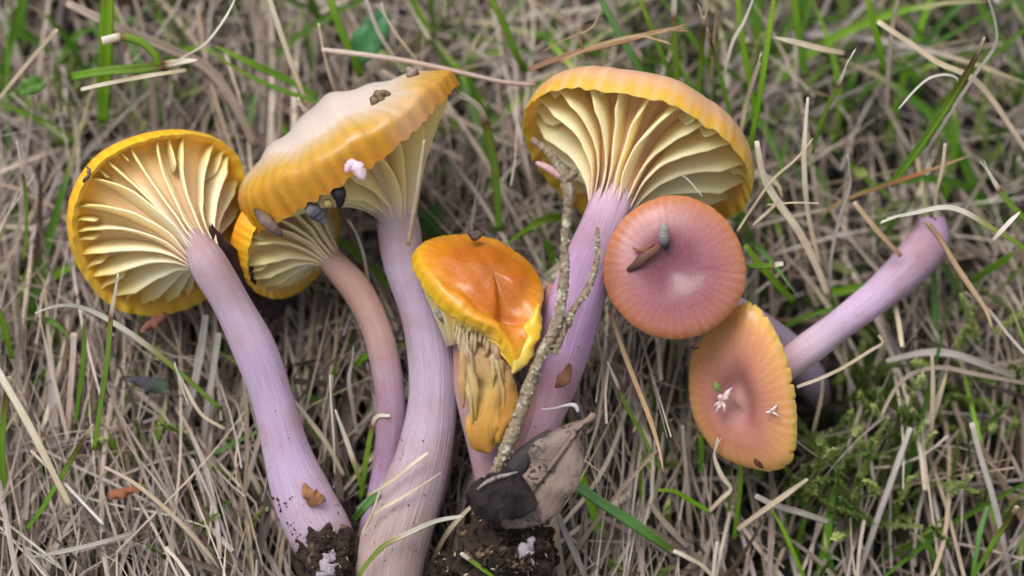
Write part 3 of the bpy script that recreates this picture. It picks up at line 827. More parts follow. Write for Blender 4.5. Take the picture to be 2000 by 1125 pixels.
def soil(name, label, c, rx, ry, rz, seed, crumbs=160, crumb=7, pale=40):
    t = thing(name, label, 'soil clod', P(c[0], c[1], c[2] - rz * 0.7))
    nu, nv = 48, 68
    th = np.linspace(0.04, np.pi - 0.04, nu)
    ph = np.linspace(0, 2 * np.pi, nv, endpoint=False)
    r = np.random.default_rng(seed)
    d = np.stack([np.sin(th)[:, None] * np.cos(ph), np.sin(th)[:, None] * np.sin(ph), np.cos(th)[:, None] * np.ones_like(ph)], -1)
    k = np.ones((nu, nv))
    for q in range(14):
        v = unit(r.normal(size=3))
        k += 0.075 * np.sin((d @ v) * r.uniform(4, 17) + r.uniform(0, 6)) / (1 + 0.1 * q)
    k += 0.012 * r.normal(size=(nu, nv))
    V = P(*c) + d * k[..., None] * np.array([rx, ry, rz])
    mesh_obj('clod_core', V.reshape(-1, 3), grid_faces(nu, nv, True), M_SOIL, t, keep_clear=True)
    pts = V.reshape(-1, 3)[r.integers(0, nu * nv, crumbs)]
    a = flakes(t, 'soil_crumbs', pts, crumb, M_SOIL, seed + 1, aspect=0.9, tilt=2)
    a['kind'] = 'stuff'
    if pale:
        pts = V.reshape(-1, 3)
        pts = pts[pts[:, 2] > P(*c)[2]]
        b = flakes(t, 'pale_flakes', pts[r.integers(0, len(pts), pale)], crumb * 0.6, M_PALEBIT, seed + 2, aspect=0.35)
        b['kind'] = 'stuff'
    return t
M_PALEBIT = crusty_material('pale_litter', lin('#b9a58e'), lin('#75604d'), lin('#d8cfbe'), 800)
M_MYCEL = crusty_material('mycelium', lin('#a698a4'), lin('#7a6a76'), lin('#c8c0c8'), 900)
sc1 = soil('soil_clod', 'dark crumbly soil clump under the speckled dead leaf', (990, 1085, 40), 92, 78, 70, 3, 520, 9, 60)
soil('soil_clod', 'black soil stuck to the stem base of the mushroom standing apart', (640, 1085, -8), 58, 62, 52, 8, 320, 6, 30)
soil('soil_clod', 'small dark soil lump at the picture edge beside the bigger soil clump', (885, 1112, -20), 40, 34, 30, 12, 90, 7, 20)
for lab, c in (('white mould shred on the soil under the dead leaf', (1030, 1075, 112)), ('white mould shred on the soil at the lone mushroom stem base', (640, 1100, 46))):
    t = thing('mould_shred', lab, 'mould', P(*c))
    slab(t, 'mould_patch', [(c[0] + 12, c[1] - 28, c[2] - 6, 3), (c[0] + 6, c[1] - 14, c[2] + 1, 10), (c[0] - 4, c[1], c[2] + 3, 13), (c[0] - 2, c[1] + 16, c[2] + 2, 17), (c[0] - 12, c[1] + 30, c[2] - 5, 6)], M_MYCEL,
         [(0, '#b9aab6'), (1, '#b9aab6')], thick=3, bend=5, seed=int(c[0]), wave=5, n=60, m=17, ragged=0.6, clear=False)
    slab(t, 'mould_patch', [(c[0] - 20, c[1] + 2, c[2] - 6, 2), (c[0] - 14, c[1] + 14, c[2] - 2, 7), (c[0] - 22, c[1] + 26, c[2] - 6, 3)], M_MYCEL,
         [(0, '#b9aab6'), (1, '#b9aab6')], thick=2, bend=3, seed=int(c[0]) + 4, wave=3, n=30, m=9, ragged=0.6, clear=False)

def grains(stem, path, count, seed, low=0.0, size=2.0):
    """soil grains stuck to a stem, thicker towards its foot"""
    r = np.random.default_rng(seed)
    p = np.array([[*P(q[0], q[1], q[2]), q[3]] for q in path])
    sp = spline(p, 200)
    tan = unit(np.gradient(sp[:, :3], axis=0))
    pts = []
    for k in range(count):
        i_ = int(np.clip(199 * (low + (1 - low) * r.uniform() ** 0.45), 3, 196))
        a = r.uniform(0.2, 2.95)
        side = unit(np.cross(tan[i_], [0, 0, 1.0]))
        nor = np.cross(side, tan[i_])
        pts.append(sp[i_, :3] + sp[i_, 3] * 0.99 * (math.cos(a) * side + 0.92 * math.sin(a) * nor))
    o = flakes(stem, 'soil_grains', pts, size, M_SOIL, seed, aspect=0.7, tilt=1.5)
    o['kind'] = 'stuff'
for mm, cnt, sd_, low in ((m1, 70, 1, 0.35), (m2, 60, 2, 0.4), (m3, 26, 3, 0.2), (m4, 16, 4, 0.2), (m5, 24, 5, 0.1), (m7, 18, 7, 0.2)):
    st_ = [c_ for c_ in mm.children if c_.name.split('.')[0] == 'stem'][0]
    grains(st_, STEM_PATHS[st_.name], cnt, sd_, low)
grains([c_ for c_ in m1.children if c_.name.split('.')[0] == 'stem'][0], [(570, 930, -15, 52), (595, 980, -25, 58), (632, 1055, -40, 60)], 150, 21, 0.0, 4.0)

# ------------------------------------------------------------------ single blades and straws
SCHEME = {
    'green': [(0, '#8fae3c'), (0.4, '#6f9a2a'), (1, '#5d8a22')],
    'bright': [(0, '#9dc13a'), (0.5, '#7fae22'), (1, '#6c9c1e')],
    'blue': [(0, '#7fae6a'), (0.5, '#6fa35c'), (0.9, '#6d9a3a'), (1, '#8d9a55')],
    'whitetip': [(0, '#efe9dc'), (0.22, '#e5dcc8'), (0.28, '#8c5a44'), (0.34, '#7f9a3a'), (1, '#6d9c28')],
    'longwhite': [(0, '#f1ede4'), (0.5, '#e6dccb'), (0.62, '#a9a566'), (0.75, '#7f9a3a'), (1, '#77963a')],
    'browntip': [(0, '#dccdb0'), (0.08, '#c9b58c'), (0.13, '#6a4a2c'), (0.3, '#6f7a2a'), (0.5, '#73992c'), (1, '#6c9a2a')],
    'straw': [(0, '#dccdb4'), (0.5, '#cbb99f'), (1, '#b3a18b')],
    'cream': [(0, '#efe6d3'), (0.5, '#e0d2b8'), (1, '#cdbb9c')],
    'white': [(0, '#f4f0ea'), (0.5, '#e9e2d8'), (1, '#d6cab8')],
    'taupe': [(0, '#b7a898'), (0.5, '#a89a8c'), (1, '#94877a')],
    'grey': [(0, '#c3bcb6'), (0.5, '#b4aca8'), (1, '#a1988f')],
    'pink': [(0, '#d8c7bd'), (0.5, '#c9b2a6'), (1, '#c2aba0')],
    'brown': [(0, '#c2a27e'), (0.5, '#a9845c'), (1, '#99765a')],
    'tan': [(0, '#cdb491'), (0.5, '#bda07c'), (1, '#a88d6f')],
    'redbrown': [(0, '#b39a78'), (0.35, '#a4623c'), (0.6, '#a07c52'), (1, '#8f7c5c')],
}
def blade(name, label, cat, path, width, scheme, z=0, z1=None, roll=0.0, tip=0.15, fold=0.35, group=None, fray=0, round_=False, seed=None):
    """path listed from tip to base"""
    seed = abs(hash(label)) % 9999 if seed is None else seed
    seed = sum(ord(ch) * (i + 1) for i, ch in enumerate(label)) % 99991
    r = np.random.default_rng(seed)
    z1 = z if z1 is None else z1
    k = len(path)
    pts = np.array([P(q[0], q[1], q[2] if len(q) > 2 else z + (z1 - z) * i / max(1, k - 1)) for i, q in enumerate(path)])
    n = 26
    c = spline(pts, n) if k > 2 else spline(np.array([pts[0], (pts[0] + pts[1]) / 2 + r.normal(size=3) * 2, pts[1]]), n)
    u = np.linspace(0, 1, n)
    tan = unit(np.gradient(c, axis=0))
    side0 = unit(np.cross(tan, [0, 0, 1.0]))
    nor0 = np.cross(side0, tan)
    ang = roll + 0.35 * wav(seed, u * 4, 1.0)
    side = side0 * np.cos(ang)[:, None] + nor0 * np.sin(ang)[:, None]
    nor = np.cross(side, tan)
    hw = width * (0.44 if name == 'grass_blade' else 0.37) * (tip + (1 - tip) * np.clip(u / 0.35, 0, 1) ** 0.7) * (1 + 0.06 * wav(seed + 1, u * 15, 1.0)) * np.clip(1.3 - u * 0.5, 0.7, 1)
    if round_:
        off = [(1, 0), (0.6, 0.75), (-0.6, 0.75), (-1, 0), (-0.6, -0.75), (0.6, -0.75)]
    else:
        off = [(1, fold), (0.5, fold * 0.25 + 0.04), (0, 0.05), (-0.5, fold * 0.25 + 0.04), (-1, fold), (-0.5, fold * 0.25 - 0.16), (0, -0.2), (0.5, fold * 0.25 - 0.16)]
    m = len(off)
    V = np.stack([c + side * (hw * a)[:, None] + nor * (hw * b)[:, None] for a, b in off], 1).reshape(-1, 3)
    F = grid_faces(n, m, True) + [tuple(range(m))[::-1], tuple((n - 1) * m + j for j in range(m))]
    col = np.repeat(stops(u, SCHEME[scheme])[:, None] * r.uniform(0.92, 1.06), m, 1).reshape(-1, 3)
    L = np.linalg.norm(np.diff(c, axis=0), axis=1).sum() / 100
    uv = np.stack([np.repeat((u * L + seed % 97)[:, None], m, 1), np.repeat(np.array([(a + 1) / 2 + (seed % 13) for a, b in off])[None], n, 0)], -1).reshape(-1, 2)
    for q in range(fray):
        a0 = c[0] + side[0] * hw[0] * r.uniform(-0.8, 0.8)
        d = unit(-tan[0] + side[0] * r.normal() * 0.35 + nor[0] * r.normal() * 0.2)
        ln = r.uniform(12, 34)
        w2 = r.uniform(1.0, 2.4)
        b0 = c[2]
        quad = np.array([b0 + side[0] * w2, b0 - side[0] * w2, a0 + d * ln * 0.6 - side[0] * w2 * 0.8, a0 + d * ln, a0 + d * ln * 0.6 + side[0] * w2 * 0.8, b0 + nor[0] * 2, a0 + d * ln * 0.6 + nor[0] * 2])
        o = len(V)
        V = np.vstack([V, quad])
        F += [(o, o + 1, o + 2, o + 4), (o + 4, o + 2, o + 3), (o, o + 4, o + 6, o + 5), (o + 1, o + 5, o + 6, o + 2), (o + 4, o + 3, o + 6), (o + 2, o + 6, o + 3)]
        col = np.vstack([col, np.repeat(col[:1] * 1.02, 7, 0)])
        uv = np.vstack([uv, np.repeat(uv[:1], 7, 0)])
    mat = M_BLADE if scheme in ('green', 'bright', 'blue', 'whitetip', 'longwhite', 'browntip') else M_STRAW
    o = mesh_obj(name, V, F, mat, None, origin=c[-1], cols=np.clip(col, 0, 0.95), uvs=uv)
    occupy(spline(c, 60)[:50], 0)
    return tag(o, label, cat, group)

G, S = 'grass_blade', 'dry_straw'
GB, ST = 'grass blade', 'straw'
gg, gs = 'single green grass blades', 'single dry straws'
BL = [
 # green blades
 (G, 'broad bright green blade running up out of the picture behind the curled stub', [(214, -60), (210, 30), (205, 140), (203, 240)], 33, 'bright', -110, -260, dict(tip=0.9, fold=0.5)),
 (G, 'curled green stub with whitish cut end in front of the broad upright blade', [(199, 80), (240, 72), (278, 84), (303, 108), (310, 128)], 20, 'whitetip', -60, -90, dict(tip=0.9, round_=True)),
 (G, 'flat green leaf with a white tip under the curled stub', [(386, 117), (345, 122), (280, 133), (200, 140), (140, 150)], 22, 'whitetip', -85, -170, dict(tip=0.2)),
 (G, 'thin green blade slanting down to the top edge of the big pale cap', [(412, 104), (490, 150), (560, 180), (640, 206), (690, 235)], 10, 'green', -100, -190, {}),
 (G, 'blurred wide green blade above the thin slanting one', [(420, 90), (500, 128), (560, 155), (620, 190)], 17, 'green', -190, -250, {}),
 (G, 'green blade leaning left above the big pale cap, top edge cut off', [(640, -20), (662, 50), (690, 110), (705, 150)], 19, 'green', -170, -250, dict(tip=0.9)),
 (G, 'green blade with torn white top hanging beside the right end of the big pale cap', [(908, 188), (936, 212), (950, 250), (966, 330), (976, 450)], 20, 'whitetip', -50, -190, dict(tip=0.5, fray=3)),
 (G, 'bluish blade slanting behind the gilled fan cap, leftmost of the four there', [(955, -10), (985, 50), (1010, 110), (1030, 140)], 16, 'green', -170, -250, dict(tip=0.8)),
 (G, 'straight green blade crossing behind the frayed brown straw bundle', [(1168, -15), (1205, 60), (1245, 128), (1270, 180)], 16, 'blue', -120, -230, dict(tip=0.9)),
 (G, 'slim green blade with pale tip just beyond the end of the brown straw bundle', [(1248, -5), (1272, 55), (1298, 120), (1316, 165)], 12, 'green', -150, -230, dict(tip=0.7)),
 (G, 'upright green blade with pale dry tip behind the fan cap', [(1318, -25), (1316, 40), (1319, 110), (1326, 190)], 15, 'whitetip', -120, -220, dict(tip=0.8)),
 (G, 'green blade broken off square with brown edges and torn top', [(1375, 32), (1372, 80), (1367, 140), (1362, 215)], 12, 'browntip', -90, -200, dict(tip=0.8, fray=2)),
 (G, 'dark green blade with straw point crossing the broken blade', [(1382, 55), (1393, 100), (1412, 170), (1432, 250)], 11, 'browntip', -70, -190, dict(tip=0.3)),
 (G, 'green blade curving up out of the picture between two bright ones', [(1440, -20), (1447, 60), (1462, 150), (1478, 230)], 15, 'bright', -180, -260, dict(tip=0.8)),
 (G, 'tall bright green blade standing close beyond the fan cap, bending back', [(1514, -20), (1503, 60), (1488, 160), (1470, 260), (1462, 310)], 14, 'bright', -70, -200, dict(tip=0.7)),
 (G, 'dim green blade behind the tall bright one', [(1548, -20), (1560, 70), (1575, 150)], 20, 'green', -240, -300, dict(tip=0.8)),
 (G, 'green blade cut off by the top edge, above the long slanting brown straw', [(1690, -20), (1703, 40), (1718, 95), (1726, 140)], 17, 'bright', -190, -280, dict(tip=0.8)),
 (G, 'long green blade with a dry brown point leaning over the straw', [(1923, 72), (1900, 120), (1862, 185), (1812, 262), (1770, 322), (1738, 362)], 20, 'browntip', 10, -190, dict(tip=0.25, fold=0.5)),
 (G, 'short green blade with a white split point between straws', [(1658, 116), (1640, 160), (1620, 200), (1600, 250), (1586, 300)], 11, 'whitetip', -20, -160, dict(tip=0.3, fray=2)),
 (G, 'green blade with a shaggy white end reaching over the lilac stem end', [(1732, 427), (1790, 415), (1845, 405), (1885, 415), (1930, 442), (1975, 468), (2020, 500)], 12, 'longwhite', 0, -60, dict(tip=0.4, fray=2)),
 (G, 'dull green blade with white split end by the edge above the shaggy one', [(1930, 335), (1952, 372), (1985, 412), (2030, 450)], 15, 'whitetip', -70, -120, dict(tip=0.4, fray=2)),
 (G, 'bright green blade stub beside the round dusky cap', [(1455, 480), (1500, 535), (1550, 590)], 17, 'bright', -110, -200, dict(tip=0.7)),
 (G, 'short green stub with white end poking out level beside the round dusky cap', [(1530, 515), (1500, 519), (1462, 519)], 13, 'whitetip', -60, -100, dict(tip=0.8)),
 (G, 'long flat bluish green blade running down from the speckled leaf', [(1098, 932), (1150, 965), (1220, 1012), (1280, 1052), (1320, 1080)], 24, 'blue', 40, -110, dict(tip=0.8, fold=0.3)),
 (G, 'small bright green blade bent level below the oval cap', [(1286, 957), (1318, 960), (1350, 978), (1392, 1003)], 11, 'bright', -40, -120, dict(tip=0.6)),
 (G, 'thin green blade with white tip beside the long tan straw', [(1186, 706), (1200, 738), (1222, 790), (1255, 850), (1286, 915)], 10, 'whitetip', -40, -130, dict(tip=0.4)),
 (G, 'upright green blade showing below the oval cap', [(1447, 900), (1445, 950), (1440, 1000), (1434, 1055)], 12, 'bright', -110, -190, dict(tip=0.9)),
 (G, 'second green blade below the oval cap, wider and shorter', [(1368, 850), (1370, 885), (1368, 925)], 14, 'green', -140, -190, dict(tip=0.9)),
 (G, 'green blade slanting down from pale crossed straws', [(1508, 996), (1530, 1035), (1552, 1085), (1575, 1140)], 10, 'bright', -100, -150, dict(tip=0.4)),
 (G, 'green blade with white cut tip in the lowest corner', [(1987, 988), (1968, 1018), (1940, 1060), (1895, 1135)], 13, 'browntip', -10, -110, dict(tip=0.9)),
 (G, 'dim green blade behind the white-tipped corner blade', [(1928, 990), (1912, 1050), (1898, 1135)], 12, 'blue', -120, -150, dict(tip=0.6)),
 (G, 'green blade with a white tip standing across the yellow rim of gills', [(231, 534), (226, 568), (218, 612), (211, 690), (198, 780), (184, 880)], 12, 'whitetip', 95, -40, dict(tip=0.35)),
 (G, 'short dark-tipped green blade next to the rim-crossing one', [(163, 627), (165, 680), (158, 750), (147, 825)], 12, 'green', 10, -90, dict(tip=0.3)),
 (G, 'blade with long white arching end under the gilled cap, green at its foot', [(68, 612), (100, 600), (140, 596), (185, 610), (245, 645), (300, 685), (360, 735), (432, 800)], 13, 'longwhite', 60, -110, dict(tip=0.2)),
 (G, 'brown and green blade crossing a flat cream straw', [(182, 828), (150, 878), (115, 940), (85, 990), (52, 1035)], 12, 'browntip', 40, -60, dict(tip=0.4)),
 (G, 'green blade at the very edge, upright, dry at the top', [(18, 735), (10, 800), (4, 880), (10, 970)], 17, 'browntip', -10, -90, dict(tip=0.7)),
 (G, 'green blade at the edge leaning over above the dry-topped one', [(-8, 590), (8, 640), (25, 700)], 14, 'bright', -60, -130, dict(tip=0.5)),
 (G, 'thin green blade with grey dry tip, between edge and gilled cap', [(32, 275), (45, 340), (51, 390), (52, 450), (45, 510)], 9, 'whitetip', -60, -190, dict(tip=0.3)),
 (G, 'green blade with folded pale top between the two lilac stems', [(762, 812), (735, 815), (724, 850), (712, 920), (704, 975)], 12, 'whitetip', -30, -120, dict(tip=0.5)),
 (G, 'green stub ending in pale frayed straw at the thick stem foot', [(655, 800), (680, 870), (700, 930), (712, 970)], 11, 'longwhite', -60, -120, dict(tip=0.4)),
 (G, 'green blade stub lying at the foot of the thick stem', [(740, 960), (712, 990), (690, 1015)], 20, 'blue', 20, -60, dict(tip=0.7)),
 (G, 'thin green blade crossing the thick stem foot with a straw end', [(905, 1008), (850, 1018), (790, 1045), (750, 1065), (722, 1095), (700, 1125)], 12, 'longwhite', 78, 60, dict(tip=0.6)),
 (G, 'green strip curling from the soil clump at the bottom edge', [(900, 1080), (925, 1098), (965, 1128)], 11, 'whitetip', 115, 100, dict(tip=0.7)),
 # straws
 (S, 'thin white straw curving up above the curled green stub', [(464, -12), (440, 35), (402, 84), (360, 110), (335, 126)], 7, 'white', -40, -80, dict(tip=0.5)),
 (S, 'flat tan straw lying under the curled green stub', [(158, 175), (215, 162), (280, 150), (364, 137)], 12, 'cream', -55, -60, dict(tip=0.8)),
 (S, 'blunt grey straw slanting up near the top corner', [(112, 57), (70, 105), (25, 160), (-20, 215)], 12, 'straw', -90, -120, dict(tip=0.9)),
 (S, 'wide blurred brown-grey straw arching behind the first two caps', [(130, 5), (230, 55), (330, 95), (400, 130), (450, 190), (500, 290)], 30, 'taupe', -200, -260, dict(tip=0.7)),
 (S, 'pale straw slanting down towards the cap top from the upper edge', [(522, -15), (550, 70), (575, 140), (600, 205)], 15, 'cream', -90, -170, dict(tip=0.9)),
 (S, 'torn straw stub with shreds just behind the big pale cap', [(588, 205), (600, 222), (618, 245)], 16, 'cream', -70, -110, dict(tip=0.6, fray=4)),
 (S, 'long pinkish stalk lying behind the big pale cap', [(628, 97), (720, 108), (800, 120), (900, 142), (980, 160), (1045, 166)], 14, 'pink', -110, -120, dict(tip=0.9, round_=True)),
 (S, 'grey straw running down to the long pinkish stalk', [(712, -10), (738, 60), (768, 110), (790, 145)], 12, 'grey', -150, -200, dict(tip=0.8)),
 (S, 'short upright straw crossing the pinkish stalk end', [(622, 45), (632, 100), (648, 160), (660, 190)], 9, 'straw', -95, -180, dict(tip=0.8)),
 (S, 'frayed straw pair above the pinkish stalk', [(750, 28), (780, 75), (815, 118)], 9, 'cream', -130, -190, dict(tip=0.4, fray=3)),
 (S, 'frayed brown straw bundle lying above the fan cap', [(1326, 55), (1270, 66), (1200, 84), (1130, 102), (1080, 118), (1032, 137)], 17, 'brown', -70, -90, dict(tip=0.5, fray=5)),
 (S, 'second strand of the brown bundle, ending in thin fibres', [(1292, 82), (1250, 70), (1180, 85), (1120, 108), (1095, 122)], 10, 'tan', -58, -70, dict(tip=0.2, fray=4)),
 (S, 'short dark brown spike stuck in the brown straw bundle', [(1129, 62), (1136, 90), (1147, 118)], 8, 'brown', -50, -80, dict(tip=0.6)),
 (S, 'thin fibre rising from the brown straw bundle', [(1172, 12), (1165, 40), (1150, 58), (1115, 72), (1060, 100)], 4, 'tan', -55, -80, dict(tip=0.4)),
 (S, 'white straw leaning among the upright green blades', [(1472, -5), (1452, 45), (1432, 80), (1418, 130), (1408, 180)], 9, 'white', -90, -180, dict(tip=0.4)),
 (S, 'pale brown straw standing between green blades', [(1402, 0), (1398, 30), (1393, 90), (1388, 160)], 7, 'tan', -80, -180, dict(tip=0.3)),
 (S, 'pale torn straw upright beyond the fan cap margin', [(1484, 122), (1472, 155), (1458, 200), (1446, 262)], 14, 'cream', -60, -170, dict(tip=0.7, fray=3)),
 (S, 'cream straw pointing level at the tall bright blade', [(1507, 72), (1550, 82), (1600, 95), (1650, 104)], 17, 'cream', -110, -150, dict(tip=0.15)),
 (S, 'long brown straw slanting down to the leaning green blade', [(1714, 42), (1770, 80), (1830, 122), (1890, 148), (1930, 185), (1985, 265), (2030, 330)], 17, 'straw', -110, -170, dict(tip=0.8)),
 (S, 'white curled straw hooked behind the leaning green blade', [(1755, 213), (1785, 178), (1815, 153), (1850, 146), (1872, 160), (1850, 205), (1815, 262)], 6, 'white', -60, -150, dict(tip=0.4)),
 (S, 'grey bent straw behind the tip of the leaning green blade', [(1928, -10), (1943, 40), (1944, 88), (1905, 145), (1860, 215), (1800, 310)], 9, 'grey', -60, -160, dict(tip=0.6)),
 (S, 'upright straw blurred in the middle of the top corner tangle', [(1755, -10), (1742, 60), (1735, 140), (1732, 230)], 14, 'taupe', -150, -220, dict(tip=0.9)),
 (S, 'greenish grey straw twisted upright beside the pale crossing pair', [(1658, 322), (1660, 365), (1640, 425), (1624, 500), (1620, 570)], 10, 'grey', -60, -170, dict(tip=0.4, fray=1)),
 (S, 'stout cream straw running down from the fan cap edge', [(1478, 275), (1490, 340), (1515, 390), (1558, 450), (1592, 515), (1618, 580)], 22, 'cream', -30, -160, dict(tip=0.6)),
 (S, 'upright cream straw meeting the stout one in a point', [(1578, 190), (1571, 280), (1572, 360), (1580, 430), (1602, 520)], 15, 'cream', -50, -170, dict(tip=0.4)),
 (S, 'thin pale straw resting against the fan cap edge', [(1588, 270), (1555, 310), (1510, 350), (1470, 405), (1440, 452)], 8, 'straw', 60, 50, dict(tip=0.3)),
 (S, 'hair-thin level straw crossing the stout cream one', [(1600, 397), (1550, 396), (1498, 400)], 5, 'cream', 10, -10, dict(tip=0.8)),
 (S, 'short straw forking down from the stout cream one', [(1470, 440), (1498, 415), (1520, 395)], 9, 'straw', -10, -30, dict(tip=0.4)),
 (S, 'long reddish brown straw lying level in the dim tangle', [(1892, 305), (1800, 338), (1720, 365), (1640, 395), (1600, 425)], 11, 'redbrown', -130, -170, dict(tip=0.2)),
 (S, 'tan straw with a hard point laid over the lilac stem end', [(1938, 642), (1925, 605), (1895, 560), (1868, 520), (1838, 470), (1808, 432)], 17, 'tan', -60, -85, dict(tip=0.3, round_=True)),
 (S, 'grey-white straw beside the hard tan point', [(2015, 705), (1970, 655), (1930, 605), (1885, 570)], 10, 'grey', -60, -90, dict(tip=0.7, fray=1)),
 (S, 'small cut white straw piece lying over the shaggy green blade', [(1992, 414), (1970, 436), (1938, 470)], 13, 'white', 25, 30, dict(tip=0.25)),
 (S, 'upright pale straw crossing above the lilac stem end', [(1846, 280), (1840, 330), (1828, 380), (1826, 430)], 11, 'straw', -70, -120, dict(tip=0.7)),
 (S, 'slanting straw ending at the lilac stem', [(1668, 395), (1700, 435), (1735, 475), (1760, 500)], 15, 'tan', -95, -130, dict(tip=0.8)),
 (S, 'slim cream straw running from the oval cap edge to a bent end', [(1556, 756), (1600, 740), (1650, 716), (1700, 685), (1724, 670), (1716, 655)], 10, 'straw', -20, -90, dict(tip=0.9)),
 (S, 'pale straw hanging below the bent slim one', [(1606, 742), (1604, 775), (1594, 820), (1584, 860)], 11, 'straw', -140, -190, dict(tip=0.8)),
 (S, 'blunt straw pair end pointing down under the lilac stem', [(1762, 678), (1755, 630), (1745, 580)], 14, 'straw', -130, -170, dict(tip=0.9)),
 (S, 'arched brownish straw in the dark under the lilac stem', [(1720, 815), (1748, 760), (1785, 728), (1840, 718), (1900, 730), (2010, 750)], 13, 'taupe', -120, -170, dict(tip=0.7)),
 (S, 'broad grey straw lying level under the lilac stem', [(1730, 705), (1800, 690), (1860, 692), (1920, 712), (2010, 745)], 22, 'grey', -170, -200, dict(tip=0.5)),
 (S, 'upright straw crossing the arched brownish one', [(1820, 695), (1822, 760), (1820, 830), (1818, 880)], 13, 'straw', -110, -170, dict(tip=0.7)),
 (S, 'long grey straw falling steeply near the lower corner', [(1898, 825), (1915, 890), (1940, 975), (1958, 1050), (1975, 1140)], 17, 'grey', -110, -150, dict(tip=0.8)),
 (S, 'long grey straw leaning the other way, nearer the oval cap', [(1778, 835), (1755, 900), (1728, 975), (1708, 1030), (1672, 1140)], 17, 'grey', -130, -150, dict(tip=0.9)),
 (S, 'pale straw lying under the lower crossing, going up to a light end', [(1578, 935), (1530, 970), (1480, 1005), (1440, 1035)], 16, 'straw', -60, -90, dict(tip=0.5)),
 (S, 'whitish broad straw crossing beneath the pale one', [(1475, 968), (1510, 985), (1560, 1000), (1620, 1020)], 18, 'grey', -90, -110, dict(tip=0.7)),
 (S, 'long tan straw hanging free below the round dusky cap', [(1296, 922), (1288, 880), (1268, 815), (1240, 745), (1212, 670), (1190, 605)], 14, 'tan', 20, -20, dict(tip=0.1)),
 (S, 'cream straw bent sharply back under the oval cap', [(1398, 872), (1396, 895), (1410, 930), (1427, 955), (1408, 975), (1384, 1000)], 13, 'cream', -50, -110, dict(tip=0.3, fray=2)),
 (S, 'bluish white straw running off the bottom edge beside the soil clump', [(1084, 990), (1100, 1030), (1122, 1080), (1150, 1140)], 18, 'grey', -10, -40, dict(tip=0.8)),
 (S, 'straw continuing from the bluish green blade end', [(1316, 1076), (1345, 1090), (1372, 1105), (1400, 1135)], 12, 'cream', -80, -110, dict(tip=0.9)),
 (S, 'white upright straw stub near the bottom edge under the oval cap', [(1400, 1058), (1396, 1090), (1392, 1135)], 11, 'white', -60, -80, dict(tip=0.9)),
 (S, 'orange-tipped stout brown straw stub under the oval cap', [(1268, 980), (1285, 1005), (1315, 1040), (1345, 1070)], 17, 'taupe', -70, -110, dict(tip=0.6)),
 (S, 'upright straw behind the small bent green blade', [(1333, 830), (1338, 900), (1345, 980), (1352, 1060)], 11, 'taupe', -110, -170, dict(tip=0.8)),
 (S, 'flat cream straw crossed by the brown and green blade', [(-10, 715), (40, 800), (85, 885), (115, 945), (138, 990)], 21, 'cream', 15, -10, dict(tip=0.9)),
 (S, 'white straw leaning below the flat cream one', [(202, 1024), (170, 990), (120, 938), (60, 880)], 9, 'white', 0, -20, dict(tip=0.9)),
 (S, 'kinked cream straw under the white arching blade', [(340, 712), (358, 748), (380, 790), (400, 815), (440, 838)], 10, 'cream', -30, -60, dict(tip=0.15)),
 (S, 'fine white straw joined to the kinked cream one', [(341, 708), (352, 745), (368, 792)], 5, 'white', -20, -40, dict(tip=0.6)),
 (S, 'long grey-white straw lying level in the lower corner', [(60, 1088), (120, 1078), (190, 1062), (262, 1040)], 13, 'grey', -20, -40, dict(tip=0.5)),
 (S, 'long straw slanting down to the bottom edge below the terracotta scrap', [(205, 912), (260, 942), (320, 990), (380, 1050), (440, 1120)], 13, 'straw', -20, -50, dict(tip=0.6)),
 (S, 'broad pale upright straw behind the white arching blade foot', [(402, 615), (392, 690), (376, 770), (352, 850)], 24, 'grey', -120, -170, dict(tip=0.8)),
 (S, 'second broad upright straw beside the stem of the mushroom apart', [(428, 650), (418, 720), (405, 800), (396, 890)], 19, 'grey', -120, -170, dict(tip=0.8)),
 (S, 'broad flat straw upright below the gilled cap', [(145, 650), (142, 720), (136, 790), (130, 880)], 18, 'pink', -90, -150, dict(tip=0.9)),
 (S, 'fine white upright straw between the lone stem and the bent stem', [(644, 732), (647, 790), (652, 860), (654, 930)], 6, 'white', 0, -80, dict(tip=0.6)),
 (S, 'cream straw slanting from the lone stem towards the thick stem foot', [(566, 772), (600, 815), (640, 870), (672, 930)], 13, 'cream', -80, -110, dict(tip=0.4)),
 (S, 'shredded pale straw upright left of the bent stem', [(690, 700), (682, 740), (688, 790), (698, 850)], 12, 'grey', -90, -150, dict(tip=0.4, fray=3)),
 (S, 'shredded straw upright in the gap between small cap and thick stem', [(692, 445), (708, 490), (718, 540), (725, 585)], 9, 'cream', -80, -130, dict(tip=0.3, fray=2)),
 (S, 'dry straw piece lying across the gills and the thick stem top', [(829, 273), (822, 330), (812, 395), (797, 478)], 14, 'straw', 128, 22, dict(tip=0.35, round_=True)),
 (S, 'pale straw crossing the thick stem foot, blunt end uppermost', [(836, 884), (800, 912), (765, 940), (718, 968)], 10, 'cream', 60, 40, dict(tip=0.8)),
 (S, 'thin forked straw crossing lower on the thick stem foot', [(862, 922), (820, 950), (780, 975), (735, 1002), (706, 1040)], 8, 'cream', 66, 40, dict(tip=0.15)),
 (S, 'thin straw branch rising from the forked one', [(746, 940), (738, 970), (724, 1008), (706, 1045)], 6, 'cream', 58, 40, dict(tip=0.3)),
 (S, 'wide pale straw leaning away from the thick stem foot', [(930, 980), (895, 1015), (865, 1055), (838, 1110)], 14, 'straw', -30, -60, dict(tip=0.5)),
 (S, 'thin hair straw lying over the fan gills', [(1322, 336), (1345, 352), (1372, 384)], 4, 'white', 95, 70, dict(tip=0.3)),
]
for nm, lab, path, w_, sch, z0, z1, kw in BL:
    blade(nm, lab, GB if nm == G else ST, path, w_, sch, z0, z1, group=gg if nm == G else gs, **kw)

